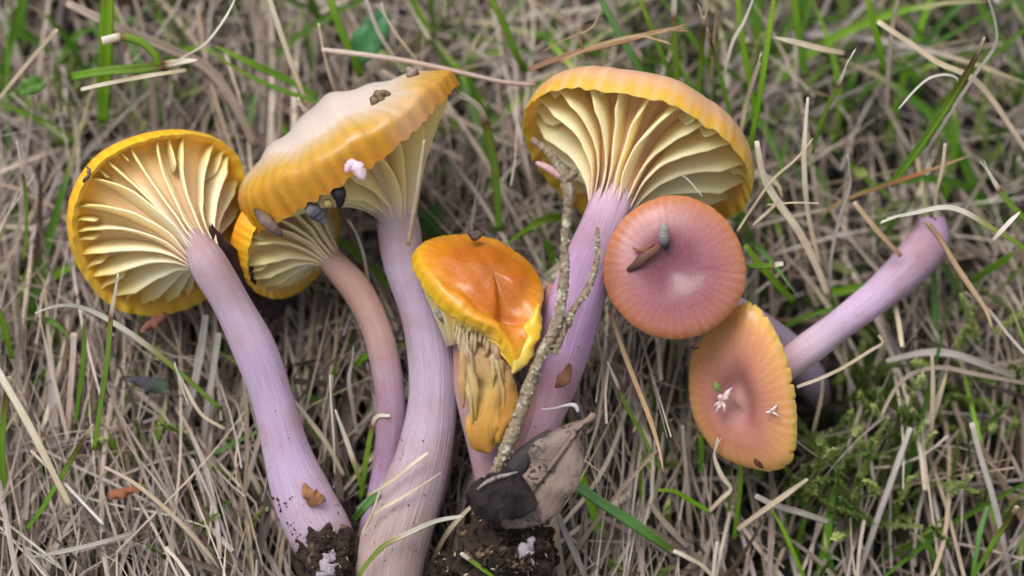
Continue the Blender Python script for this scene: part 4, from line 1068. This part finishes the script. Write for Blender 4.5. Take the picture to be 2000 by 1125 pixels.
# ------------------------------------------------------------------ debris on and around the mushrooms
def bit(name, label, cat, path, cols, squash=0.6, rough=0.20, n=24, m=12, mat=None, seed=1, group=None):
    cols = [(c_[0], lin(c_[1]) * 0.72) for c_ in cols]
    o = tube(None, name, path, mat or M_LITTER, cols, n=n + 10, m=m + 2, rough=max(rough, 0.2), seed=seed, squash=squash, origin=P(*path[-1][:3]))
    return tag(o, label, cat, group)
gd = 'litter lying on the mushrooms'
bit('seed_husk', 'brown ribbed seed husk on the small yellow cap', 'seed', [(497, 409, 45, 3), (508, 420, 48, 10), (525, 437, 50, 12), (543, 452, 46, 8), (551, 460, 42, 2)], [(0, '#5a473f'), (0.4, '#a38a7c'), (1, '#77615a')], 0.7, 0.14, seed=2, group=gd)
bit('seed_husk', 'grey seed with dark centre at the edge of the big pale cap', 'seed', [(597, 400, 75, 5), (608, 408, 80, 14), (622, 420, 80, 15), (634, 434, 74, 6)], [(0, '#a9a6ae'), (0.45, '#6a6672'), (0.6, '#4a4650'), (1, '#9a96a2')], 0.6, 0.16, seed=3, group=gd)
bit('seed_husk', 'blackish ribbed seed between the two yellow caps', 'seed', [(656, 364, 90, 13), (662, 378, 92, 14), (664, 392, 90, 9), (662, 404, 86, 5)], [(0, '#55525a'), (0.5, '#2c2a2e'), (1, '#252327')], 0.8, 0.10, seed=4, group=gd)
bit('plant_scrap', 'tiny whitish curled scrap beside the grey seed', 'scrap', [(626, 372, 84, 5), (622, 385, 86, 5), (620, 396, 84, 4)], [(0, '#d9d3cc'), (1, '#b7aca0')], 0.7, 0.2, n=14, m=8, seed=5, group=gd)
bit('plant_scrap', 'yellowish crumb next to the blackish seed', 'scrap', [(634, 394, 84, 6), (642, 398, 86, 9), (650, 398, 82, 5)], [(0, '#b59a5c'), (1, '#d2c08c')], 0.8, 0.25, n=12, m=8, seed=6, group=gd)
pt = thing('petal', 'small pink folded petal on the edge of the big pale cap', 'petal', P(692, 335, 140), gd)
slab(pt, 'petal_lobe', [(688, 311, 150, 4), (695, 322, 156, 12), (704, 338, 154, 12), (711, 352, 146, 6)], M_CAP, [(0, '#efc6d8'), (1, '#f6dbe6')], thick=2, bend=7, n=18, m=9, seed=2, wave=2, clear=False, ragged=0.15)
slab(pt, 'petal_lobe', [(690, 311, 150, 4), (682, 322, 154, 8), (675, 338, 148, 4)], M_CAP, [(0, '#f3cfdf'), (1, '#eab9cf')], thick=2, bend=3, n=14, m=7, seed=3, wave=2, clear=False, ragged=0.2)
def crumb(name, label, pts, size, cols, cat='crumb', group=gd, seed=1):
    t = thing(name, label, cat, P(*pts[0]), group)
    for k, q in enumerate(pts):
        r = np.random.default_rng(seed * 10 + k)
        s = size * r.uniform(0.75, 1.2)
        tube(t, 'lump', [(q[0] - s, q[1] + r.normal() * 2, q[2], s * 0.4), (q[0] - s * 0.4, q[1] + r.normal(), q[2] + 2, s * 0.9), (q[0] + s * 0.4, q[1] + r.normal(), q[2] + 2, s * 0.9), (q[0] + s, q[1] + r.normal() * 2, q[2], s * 0.4)],
             M_LITTER, cols, n=14, m=10, rough=0.22, seed=seed * 7 + k)
crumb('soil_crumb', 'brown cluster of crumbs on top of the big pale cap', [(730, 192, 48), (740, 186, 50), (748, 182, 48), (733, 199, 54), (755, 184, 46), (744, 196, 54)], 8, [(0, '#6d5848'), (0.5, '#8e7763'), (1, '#5c4a3d')], seed=2)
crumb('soil_crumb', 'single grey crumb near the crest of the big pale cap', [(801, 138, 10), (806, 142, 12), (802, 146, 14)], 9, [(0, '#8b7a72'), (0.5, '#a5958c'), (1, '#6d5e58')], seed=3)
crumb('soil_crumb', 'dark crumb on the crest of the torn orange cap', [(922, 457, -10), (931, 458, -8), (927, 462, 0)], 7, [(0, '#4a3e3a'), (1, '#766a66')], seed=4)
crumb('soil_crumb', 'grey scrap hanging below the torn orange cap beside the thick stem', [(858, 608, 62), (864, 616, 62), (868, 624, 58)], 8, [(0, '#a7a1a6'), (1, '#8d8286')], seed=5)
crumb('soil_crumb', 'tiny dark crumb at the edge between the two pink caps', [(1352, 675, 75), (1358, 679, 72)], 6, [(0, '#3b2c2a'), (1, '#5a4444')], seed=6)
bit('seed_husk', 'long split brown husk lying in the hollow of the round dusky cap', 'seed', [(1226, 528, 88, 4), (1242, 517, 92, 8), (1262, 500, 93, 9), (1282, 486, 92, 7), (1290, 478, 90, 3)], [(0, '#4c3b36'), (0.5, '#8a5f50'), (1, '#9a6a58')], 0.7, 0.12, seed=8, group=gd)
bit('seed_husk', 'second thin reddish husk beside the long split one', 'seed', [(1236, 484, 90, 2), (1250, 490, 92, 4), (1262, 486, 92, 5), (1276, 476, 92, 3)], [(0, '#b5705c'), (1, '#a56a58')], 0.7, 0.1, n=14, m=8, seed=9, group=gd)
bit('seed_husk', 'pale grey upright seed standing on the round dusky cap', 'seed', [(1297, 437, 102, 5), (1297, 450, 102, 10), (1297, 466, 98, 11), (1300, 480, 92, 8), (1302, 487, 89, 3)], [(0, '#c3bcb8'), (0.6, '#a29aa0'), (0.8, '#59525a'), (1, '#3f383c')], 0.8, 0.08, seed=10, group=gd)
fl = thing('flower_scrap', 'pale pink torn floret in the hollow of the oval cap', 'flower', P(1412, 784, 0), gd)
for k, (x1, y1, w1) in enumerate(((1430, 757, 6), (1398, 806, 4), (1416, 806, 4), (1393, 794, 3), (1404, 768, 7), (1423, 772, 6))):
    slab(fl, 'petal_lobe', [(1411, 783, 2, 4), (0.5 * (1411 + x1) + k % 3 - 1, 0.5 * (783 + y1), 8 + k % 2 * 3, w1), (x1, y1, 3, w1 * 0.3)], M_CAP, [(0, '#d8aca6'), (1, '#e6c6c0')], thick=2, bend=3, n=12, m=7, seed=k, wave=2, clear=False, ragged=0.2)
fs = thing('flower_scrap', 'small white star-shaped scrap near the margin of the oval cap', 'flower', P(1509, 805, 16), gd)
for k, (x1, y1, w1) in enumerate(((1518, 790, 3), (1494, 806, 3), (1524, 815, 2), (1508, 797, 5))):
    slab(fs, 'petal_lobe', [(1508, 804, 30, 3), (0.5 * (1508 + x1), 0.5 * (804 + y1), 35, w1), (x1, y1, 31, 0.8)], M_CAP, [(0, '#d8c8c0'), (1, '#e2d6d0')], thick=2, bend=2, n=10, m=5, seed=k + 9, wave=1, clear=False, ragged=0.2)
bit('plant_scrap', 'tiny green scrap above the pink floret', 'scrap', [(1394, 746, 12, 3), (1400, 755, 15, 8), (1406, 764, 12, 4)], [(0, '#8ba35a'), (1, '#9bb06a')], 0.5, 0.1, n=10, m=8, seed=11, group=gd)
bit('plant_scrap', 'dark red-brown flake low on the oval cap', 'scrap', [(1474, 897, 2, 3), (1480, 905, 4, 6), (1491, 914, 2, 2)], [(0, '#6b3a2c'), (1, '#5b3226')], 0.4, 0.1, n=10, m=8, seed=12, group=gd)
bit('plant_scrap', 'white curved thread lying above the leaf stalk', 'thread', [(1058, 800, 110, 2), (1085, 797, 118, 1.8), (1110, 791, 124, 3), (1124, 793, 126, 5), (1129, 804, 126, 3)], [(0, '#eee8ea'), (1, '#f4f0f2')], 0.8, 0.06, seed=13, group=gd)
bit('bark_flake', 'rusty bark flake stuck on the fan mushroom stem', 'bark', [(1112, 712, 58, 3), (1108, 728, 62, 10), (1098, 744, 62, 13), (1086, 756, 56, 4)], [(0, '#7d4a34'), (0.5, '#b58264'), (1, '#8d6048')], 0.35, 0.16, seed=14, group=gd)
def scrap(name, label, cat, path, cols, thick=4, bend=3, seed=1, mat=None, wave=3, n=20, m=9):
    cols = [(c_[0], lin(c_[1]) * 0.8) for c_ in cols]
    o = slab(None, name, path, mat or M_LITTER, cols, thick=min(thick, 2.2), bend=bend, seed=seed, n=n + 14, m=m + 4, wave=wave + 1, clear=True, ragged=0.25)
    return tag(o, label, cat)
scrap('bark_flake', 'tan torn scrap on the lower stem of the mushroom apart', 'bark', [(594, 944, 40, 3), (600, 962, 42, 12), (612, 972, 40, 16), (630, 976, 36, 9), (637, 980, 32, 2)], [(0, '#b98a62'), (0.5, '#b07c55'), (1, '#a67450')], seed=3)
scrap('leaf_scrap', 'dark brown curled leaf scrap wedged between gilled cap and small yellow cap', 'leaf', [(411, 441, 40, 3), (420, 470, 20, 14), (436, 500, -10, 26), (458, 530, -40, 30), (480, 560, -70, 24), (505, 590, -110, 10)], [(0, '#5a4440'), (0.5, '#4a3230'), (1, '#3a2a2c')], seed=4, bend=9)
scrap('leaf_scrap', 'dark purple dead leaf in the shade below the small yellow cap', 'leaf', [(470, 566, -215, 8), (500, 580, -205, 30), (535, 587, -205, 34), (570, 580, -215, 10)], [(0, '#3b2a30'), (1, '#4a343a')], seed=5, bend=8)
scrap('leaf_scrap', 'violet-grey dead leaf scrap with green end on the straw below the gilled cap', 'leaf', [(241, 735, -122, 2), (262, 742, -120, 8), (290, 750, -122, 15), (312, 755, -122, 15), (326, 757, -124, 7)], [(0, '#6f6876'), (0.5, '#544e5e'), (0.75, '#5c6c5c'), (1, '#586c50')], seed=6, bend=2, thick=2, wave=5)
scrap('leaf_scrap', 'reddish brown scrap peeping out under the gilled cap', 'leaf', [(274, 648, -60, 3), (292, 636, -56, 10), (312, 624, -60, 10), (325, 612, -66, 4)], [(0, '#a06a5a'), (1, '#6e3f36')], seed=7)
scrap('bark_flake', 'terracotta flat scrap in the straw below', 'bark', [(212, 970, -30, 8), (235, 964, -28, 10), (262, 956, -30, 7), (272, 952, -32, 3)], [(0, '#b0714f'), (1, '#a3684a')], seed=8)
scrap('seed_husk', 'thin curled brown scale on the outer yellow rim', 'seed', [(168, 324, 50, 2), (174, 334, 56, 4), (170, 346, 56, 4), (161, 357, 50, 2)], [(0, '#9a8072'), (1, '#6f564c')], seed=9, n=12, m=5, thick=3)
def leaf(name, label, c, L, wdt, ang, z, cols, seed):
    a = R(ang)
    d = np.array([math.cos(a), -math.sin(a)])
    rows = []
    for t_, w_ in ((-0.5, 0.08), (-0.35, 0.6), (-0.1, 1), (0.2, 0.95), (0.42, 0.5), (0.5, 0.05)):
        rows.append((c[0] + d[0] * L * t_, c[1] + d[1] * L * t_, z - 30 * abs(t_), wdt / 2 * w_))
    o = slab(None, name, rows, M_BLADE, cols, thick=4, bend=6, seed=seed, n=22, m=9, wave=4, clear=False, fold=8)
    return tag(o, label, 'leaf')
leaf('green_leaf', 'blurred blue-green broad leaf behind the pinkish stalk', (722, 75), 130, 62, 60, -235, [(0, '#4f8a58'), (1, '#3f7a4a')], 3)
leaf('green_leaf', 'small torn green leaf near the top corner straw', (62, 168), 62, 34, 20, -130, [(0, '#6c9a44'), (0.8, '#5f8f3a'), (1, '#b9a488')], 4)
leaf('green_leaf', 'dark green leaf in the gap beside the thick stem', (838, 440), 90, 44, 70, -240, [(0, '#4c7a34'), (1, '#3f6c2c')], 5)

# ------------------------------------------------------------------ thatch, grass and moss (nobody could count them)
def clear_of(gp, slack=8):
    """True when a ground-axes polyline keeps below everything that lies on the straw"""
    gp = np.asarray(gp)
    t_ = np.linspace(0, len(gp) - 1, len(gp) * 8)
    gp = np.stack([np.interp(t_, np.arange(len(gp)), gp[:, q]) for q in range(3)], -1)
    v = to_view(gp)
    k = DIST / (DIST - v[..., 2])
    ix = ((v[..., 0] * k + 1300) / OCC_C).astype(int)
    iy = ((v[..., 1] * k + 800) / OCC_C).astype(int)
    ok = (ix >= 0) & (ix < OCC_W) & (iy >= 0) & (iy < OCC_H)
    lim = np.full(ix.shape, 1e9)
    lim[ok] = occ[iy[ok], ix[ok]]
    return bool(np.all(v[..., 2] < lim - slack))

class Stuff:
    def __init__(s):
        s.V, s.C, s.UV, s.F, s.n = [], [], [], [], 0
    def strip(s, c, side, nor, hw, col, fold, L, uv0):
        """V-folded ribbon"""
        n = len(c)
        a = c + side * hw[:, None] + nor * (hw * fold)[:, None]
        b = c
        d = c - side * hw[:, None] + nor * (hw * fold)[:, None]
        s.V.append(np.stack([a, b, d], 1).reshape(-1, 3))
        s.C.append(np.repeat(col[:, None], 3, 1).reshape(-1, 3))
        u = np.linspace(0, L, n)
        s.UV.append(np.stack([np.repeat(u[:, None] + uv0, 3, 1), np.repeat(np.array([[0, 0.5, 1.0]]) + uv0, n, 0)], -1).reshape(-1, 2))
        i = np.arange(n - 1)[:, None] * 3 + s.n
        s.F.append(np.concatenate([np.stack([i, i + 1, i + 4, i + 3], -1).reshape(-1, 4), np.stack([i + 1, i + 2, i + 5, i + 4], -1).reshape(-1, 4)]))
        s.n += n * 3
    def build(s, name, mat):
        V = np.vstack(s.V) * U
        F = np.vstack(s.F).astype(np.int32)
        me = bpy.data.meshes.new(name)
        me.vertices.add(len(V))
        me.vertices.foreach_set('co', V.astype(np.float32).ravel())
        me.loops.add(F.size)
        me.loops.foreach_set('vertex_index', F.ravel())
        me.polygons.add(len(F))
        me.polygons.foreach_set('loop_start', np.arange(0, F.size, 4, dtype=np.int32))
        me.update(calc_edges=True)
        a = me.color_attributes.new('Col', 'FLOAT_COLOR', 'POINT')
        c4 = np.ones((len(V), 4), np.float32)
        c4[:, :3] = np.vstack(s.C)
        a.data.foreach_set('color', c4.ravel())
        uv = me.uv_layers.new(name='UVMap')
        uv.data.foreach_set('uv', np.vstack(s.UV).astype(np.float32)[F.ravel()].ravel())
        me.polygons.foreach_set('use_smooth', np.ones(len(F), bool))
        me.materials.append(mat)
        me.validate()
        o = link(bpy.data.objects.new(name, me))
        o['kind'] = 'stuff'
        return o

DRY = [lin(h) * np.array([1.02, 0.99, 0.95]) for h in ('#aca29c', '#b8aea6', '#978d88', '#c6bcb2', '#8a807c', '#b0a7a4', '#a0969a', '#d0c6ba', '#a69886', '#8f8582', '#b7b0b0', '#d8d0c4')]
def in_frame_ground(px, py, h):
    """ground-axes point seen at (px,py) at height h above the soil"""
    y = 562.5 - py
    z = (h - CZ - y * CP) / SP
    return to_ground(P(px, py, z))

def thatch(count, hmin, hmax, wmin, wmax, lmin, lmax, st, r, wide=False, shade=1.0):
    """shade: colour factor; gap shade painted into the low layers, besides their brown rot"""
    made = 0
    for k in range(count):
        if wide:
            px, py = r.uniform(-2600, 4600), r.uniform(-2200, 2600)
            if -250 < px < 2250 and -200 < py < 1300:
                continue
            tall = 0.8
        else:
            px, py = r.uniform(-300, 2300), r.uniform(-250, 1350)
            a_ = np.clip((px - 1150) / 500, 0, 1)
            b_ = np.clip((600 - py) / 400, 0, 1)
            if r.uniform() > (1 - 0.58 * a_ - 0.12 * a_ * np.clip((py - 600) / 200, 0, 1)) * (1 - 0.38 * b_):
                continue
            c_ = np.clip((500 - px) / 250, 0, 1) * np.clip((420 - py) / 150, 0, 1)
            if r.uniform() < 0.35 * c_:
                continue
            tall = (1 - 0.42 * a_) * (1 - 0.30 * b_)
        h0 = r.uniform(hmin, hmax) * tall
        g = in_frame_ground(px, py, h0)
        # the straw is combed roughly up the picture in the lower part, tangled elsewhere
        combed = 0.80 if (py > 520 and px < 1500) else 0.38
        a = (np.pi / 2 + 0.12 * math.sin(px * 0.004) + r.normal() * 0.30) if r.uniform() < combed else r.uniform(0, 2 * np.pi)
        L = r.uniform(lmin, lmax)
        n = 11
        u = np.linspace(-0.5, 0.5, n)
        bend = r.normal() * 0.2
        if r.uniform() < 0.12:
            bend *= 3
        ang = a + bend * u * 2 + (r.normal() * 0.7 * (u > r.uniform(-0.3, 0.4)) if r.uniform() < 0.1 else 0) + 0.05 * r.normal() * np.sin(u * 9)
        dx = np.cumsum(np.cos(ang)) * L / n
        dy = np.cumsum(np.sin(ang)) * L / n
        rise = r.normal() * 0.26
        hz = h0 + rise * L * u + r.uniform(-0.05, 0.12) * L * (0.25 - u ** 2) * 2 - (h0 * 0.25)
        hz = np.clip(hz, -6, hmax * 1.2 + 40)
        gp = np.stack([g[0] + dx - dx.mean(), g[1] + dy - dy.mean(), hz], -1)
        if not wide and not clear_of(gp):
            continue
        tan = unit(np.gradient(gp, axis=0))
        up = np.array([0.25 * r.normal(), 0.25 * r.normal() - 0.25, 1.0])
        side = unit(np.cross(tan, up))
        tw_ = r.normal() * 0.4 + r.normal() * 0.7 * u
        nor = np.cross(side, tan)
        s2 = side * np.cos(tw_)[:, None] + nor * np.sin(tw_)[:, None]
        nor = np.cross(s2, tan)
        if nor[:, 2].mean() < 0:
            nor = -nor
        w = (wmin + (wmax - wmin) * r.uniform() ** 1.6) / 2
        hw = w * np.clip((0.5 - u) * 4, 0.10 if r.uniform() < 0.86 else 0.75, 1) * (1 + 0.05 * r.normal(size=n))
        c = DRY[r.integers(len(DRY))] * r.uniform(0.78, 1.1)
        c = c * shade  # low layers: shade between the strands put into the straw colour
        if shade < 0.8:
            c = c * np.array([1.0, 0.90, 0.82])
        c2 = c * np.array([0.97, 0.93, 0.90]) * r.uniform(0.72, 1.1)
        col = c * (0.5 - u)[:, None] + c2 * (0.5 + u)[:, None]
        fold = -r.uniform(0.12, 0.5) if r.uniform() < 0.5 else r.uniform(0.1, 0.5)
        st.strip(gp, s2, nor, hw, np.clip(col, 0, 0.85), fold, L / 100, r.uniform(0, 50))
        if shade > 0.55 and r.uniform() < 0.3:        # split end
            q = n - 4
            d = np.linspace(0, 1, 4)[:, None] * s2[q:] * r.normal() * L * 0.05
            tip = gp[:5] + s2[:5] * (np.linspace(1, 0, 5)[:, None] * r.normal() * L * 0.06)
            st.strip(tip, s2[:5], nor[:5], hw[:5] * np.linspace(0.25, 0.7, 5), np.clip(col[:5] * 1.08, 0, 0.85), fold, L / 250, r.uniform(0, 50))
        made += 1
    return made

def make_thatch():
    r = np.random.default_rng(5)
    st = Stuff()
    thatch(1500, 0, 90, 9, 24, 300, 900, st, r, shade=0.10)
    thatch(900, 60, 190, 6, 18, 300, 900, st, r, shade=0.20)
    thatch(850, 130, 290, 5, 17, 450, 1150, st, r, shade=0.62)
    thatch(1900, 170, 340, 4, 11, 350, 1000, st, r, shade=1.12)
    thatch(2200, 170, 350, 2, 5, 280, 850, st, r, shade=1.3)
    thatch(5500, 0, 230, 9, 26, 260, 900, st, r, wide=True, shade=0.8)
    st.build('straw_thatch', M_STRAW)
make_thatch()

def make_grass():
    r = np.random.default_rng(9)
    st = Stuff()
    GRN = [lin(h) for h in ('#6a9a2a', '#7fae2e', '#5c8a2c', '#8aa84a', '#6f9a52', '#557d2a')]
    clumps = [(1430, 150, 90, 100, 60), (1260, 70, 80, 60, 20), (1530, 190, 70, 90, 22), (950, 60, 70, 60, 10), (670, 60, 60, 60, 10), (100, 820, 90, 90, 26), (20, 700, 40, 120, 8),
              (220, 130, 120, 90, 12), (1330, 900, 120, 120, 14), (1640, 960, 120, 110, 14), (1900, 200, 120, 140, 14), (560, 140, 80, 60, 10), (1000, 300, 60, 100, 10), (1530, 560, 70, 60, 10),
              (1950, 500, 70, 120, 10), (700, 930, 40, 60, 8), (430, 800, 60, 80, 6)]
    spots = []
    for cx, cy, sx, sy, k in clumps:
        spots += [(cx + r.normal() * sx, cy + r.normal() * sy) for _ in range(k)]
    spots += [(r.uniform(-200, 2200), r.uniform(-150, 1300)) for _ in range(60)]
    spots += [(r.uniform(-2600, 4600), r.uniform(-2200, 2600)) for _ in range(900)]
    for px, py in spots:
        g = in_frame_ground(px, py + 70, 5)
        L = r.uniform(260, 560)
        n = 9
        u = np.linspace(0, 1, n)
        lean = np.array([r.normal() * 0.45, r.normal() * 0.35 + 0.45])
        curl = np.array([r.normal() * 0.4, r.normal() * 0.4])
        d = np.stack([lean[0] * u + curl[0] * u ** 2, lean[1] * u + curl[1] * u ** 2, u * 0.95 - 0.35 * u ** 2], -1)
        gp = g + d * L
        if not clear_of(gp, 6):
            continue
        tan = unit(np.gradient(gp, axis=0))
        side = unit(np.cross(tan, np.array([r.normal() * 0.5, -0.6 + r.normal() * 0.3, 0.8])))
        nor = np.cross(side, tan)
        w = r.uniform(8, 20) / 2
        hw = w * np.clip((1 - u) * 3.2, 0.1, 1)
        c = GRN[r.integers(len(GRN))] * r.uniform(0.8, 1.15)
        if r.uniform() < (0.45 if 1150 < px < 1650 and py < 400 else 0.15):
            c = DRY[r.integers(len(DRY))] * r.uniform(1.1, 1.4)
        col = np.repeat(c[None], n, 0)
        if r.uniform() < 0.45:
            col[-2:] = lin('#d3c39c') * r.uniform(0.8, 1.05)
        st.strip(gp, side, nor, hw, col, r.uniform(0.2, 0.6), L / 100, r.uniform(0, 50))
    st.build('grass', M_BLADE)
make_grass()

def make_moss():
    r = np.random.default_rng(12)
    st = Stuff()
    MG = [lin(h) * 1.5 for h in ('#6f8040', '#83904e', '#5c6e34', '#97a266', '#4f602e')]
    spots = [(440, 935), (452, 950), (240, 900), (225, 930), (330, 1030), (335, 1060), (130, 240), (120, 210), (140, 280), (1640, 740), (1655, 775), (1650, 820), (1700, 760)]
    for cx, cy, sx, sy, k in ((1640, 960, 70, 80, 90), (1700, 770, 90, 70, 80), (1930, 760, 60, 60, 22), (1600, 850, 40, 50, 16), (140, 260, 40, 60, 14), (280, 300, 40, 40, 8), (1330, 880, 50, 50, 12), (800, 90, 60, 40, 12),
                              (230, 900, 30, 40, 8), (440, 940, 25, 30, 8), (330, 1040, 20, 40, 8), (1140, 800, 30, 40, 8), (1900, 950, 80, 80, 14), (1880, 120, 90, 80, 18), (1560, 120, 60, 60, 8), (300, 200, 60, 50, 10)):
        spots += [(cx + r.normal() * sx, cy + r.normal() * sy) for _ in range(k)]
    spots += [(r.uniform(-200, 2200), r.uniform(-150, 1300)) for _ in range(160)]
    spots += [(r.uniform(-1600, 3600), r.uniform(-1400, 2200)) for _ in range(260)]
    for px, py in spots:
        h0 = r.uniform(30, 190)
        g = in_frame_ground(px, py, h0)
        L = r.uniform(70, 150)
        d = unit(np.array([r.normal() * 0.5, r.normal() * 0.5 + 0.35, 0.75]))
        n = 26
        u = np.linspace(0, 1, n)
        gp = g + d * (L * u)[:, None] + np.array([r.normal(), r.normal(), 0]) * (12 * u ** 2)[:, None]
        if not clear_of(gp, 14):
            continue
        e1_ = unit(np.cross(d, [0.3, 0.2, 1]))
        e2_ = np.cross(d, e1_)
        c = MG[r.integers(len(MG))] * r.uniform(0.75, 1.15)
        st.strip(gp[::4], np.repeat(e1_[None], len(gp[::4]), 0), np.repeat(e2_[None], len(gp[::4]), 0), np.full(len(gp[::4]), 1.6), np.repeat((c * 0.7)[None], len(gp[::4]), 0), 0.6, 1, 0)
        for k in range(n):
            for q in range(3):
                a = k * 2.4 + q * 2.09 + r.normal() * 0.3
                o = e1_ * math.cos(a) + e2_ * math.sin(a)
                ln = r.uniform(9, 17) * (1.15 - 0.6 * u[k])
                dd = unit(o + d * r.uniform(0.4, 1.0))
                pts = np.array([gp[k], gp[k] + dd * ln * 0.55, gp[k] + unit(dd + o * 0.4) * ln])
                sd = unit(np.cross(dd, d))
                st.strip(pts, np.repeat(sd[None], 3, 0), np.repeat(np.cross(sd, dd)[None], 3, 0), np.array([1.6, 2.3, 0.3]), np.stack([c * 0.9, c, c * 1.15]), 0.4, 0.1, 0)
    st.build('moss', M_BLADE)
make_moss()

for o in bpy.data.objects:
    if '_org' in o:
        del o['_org']
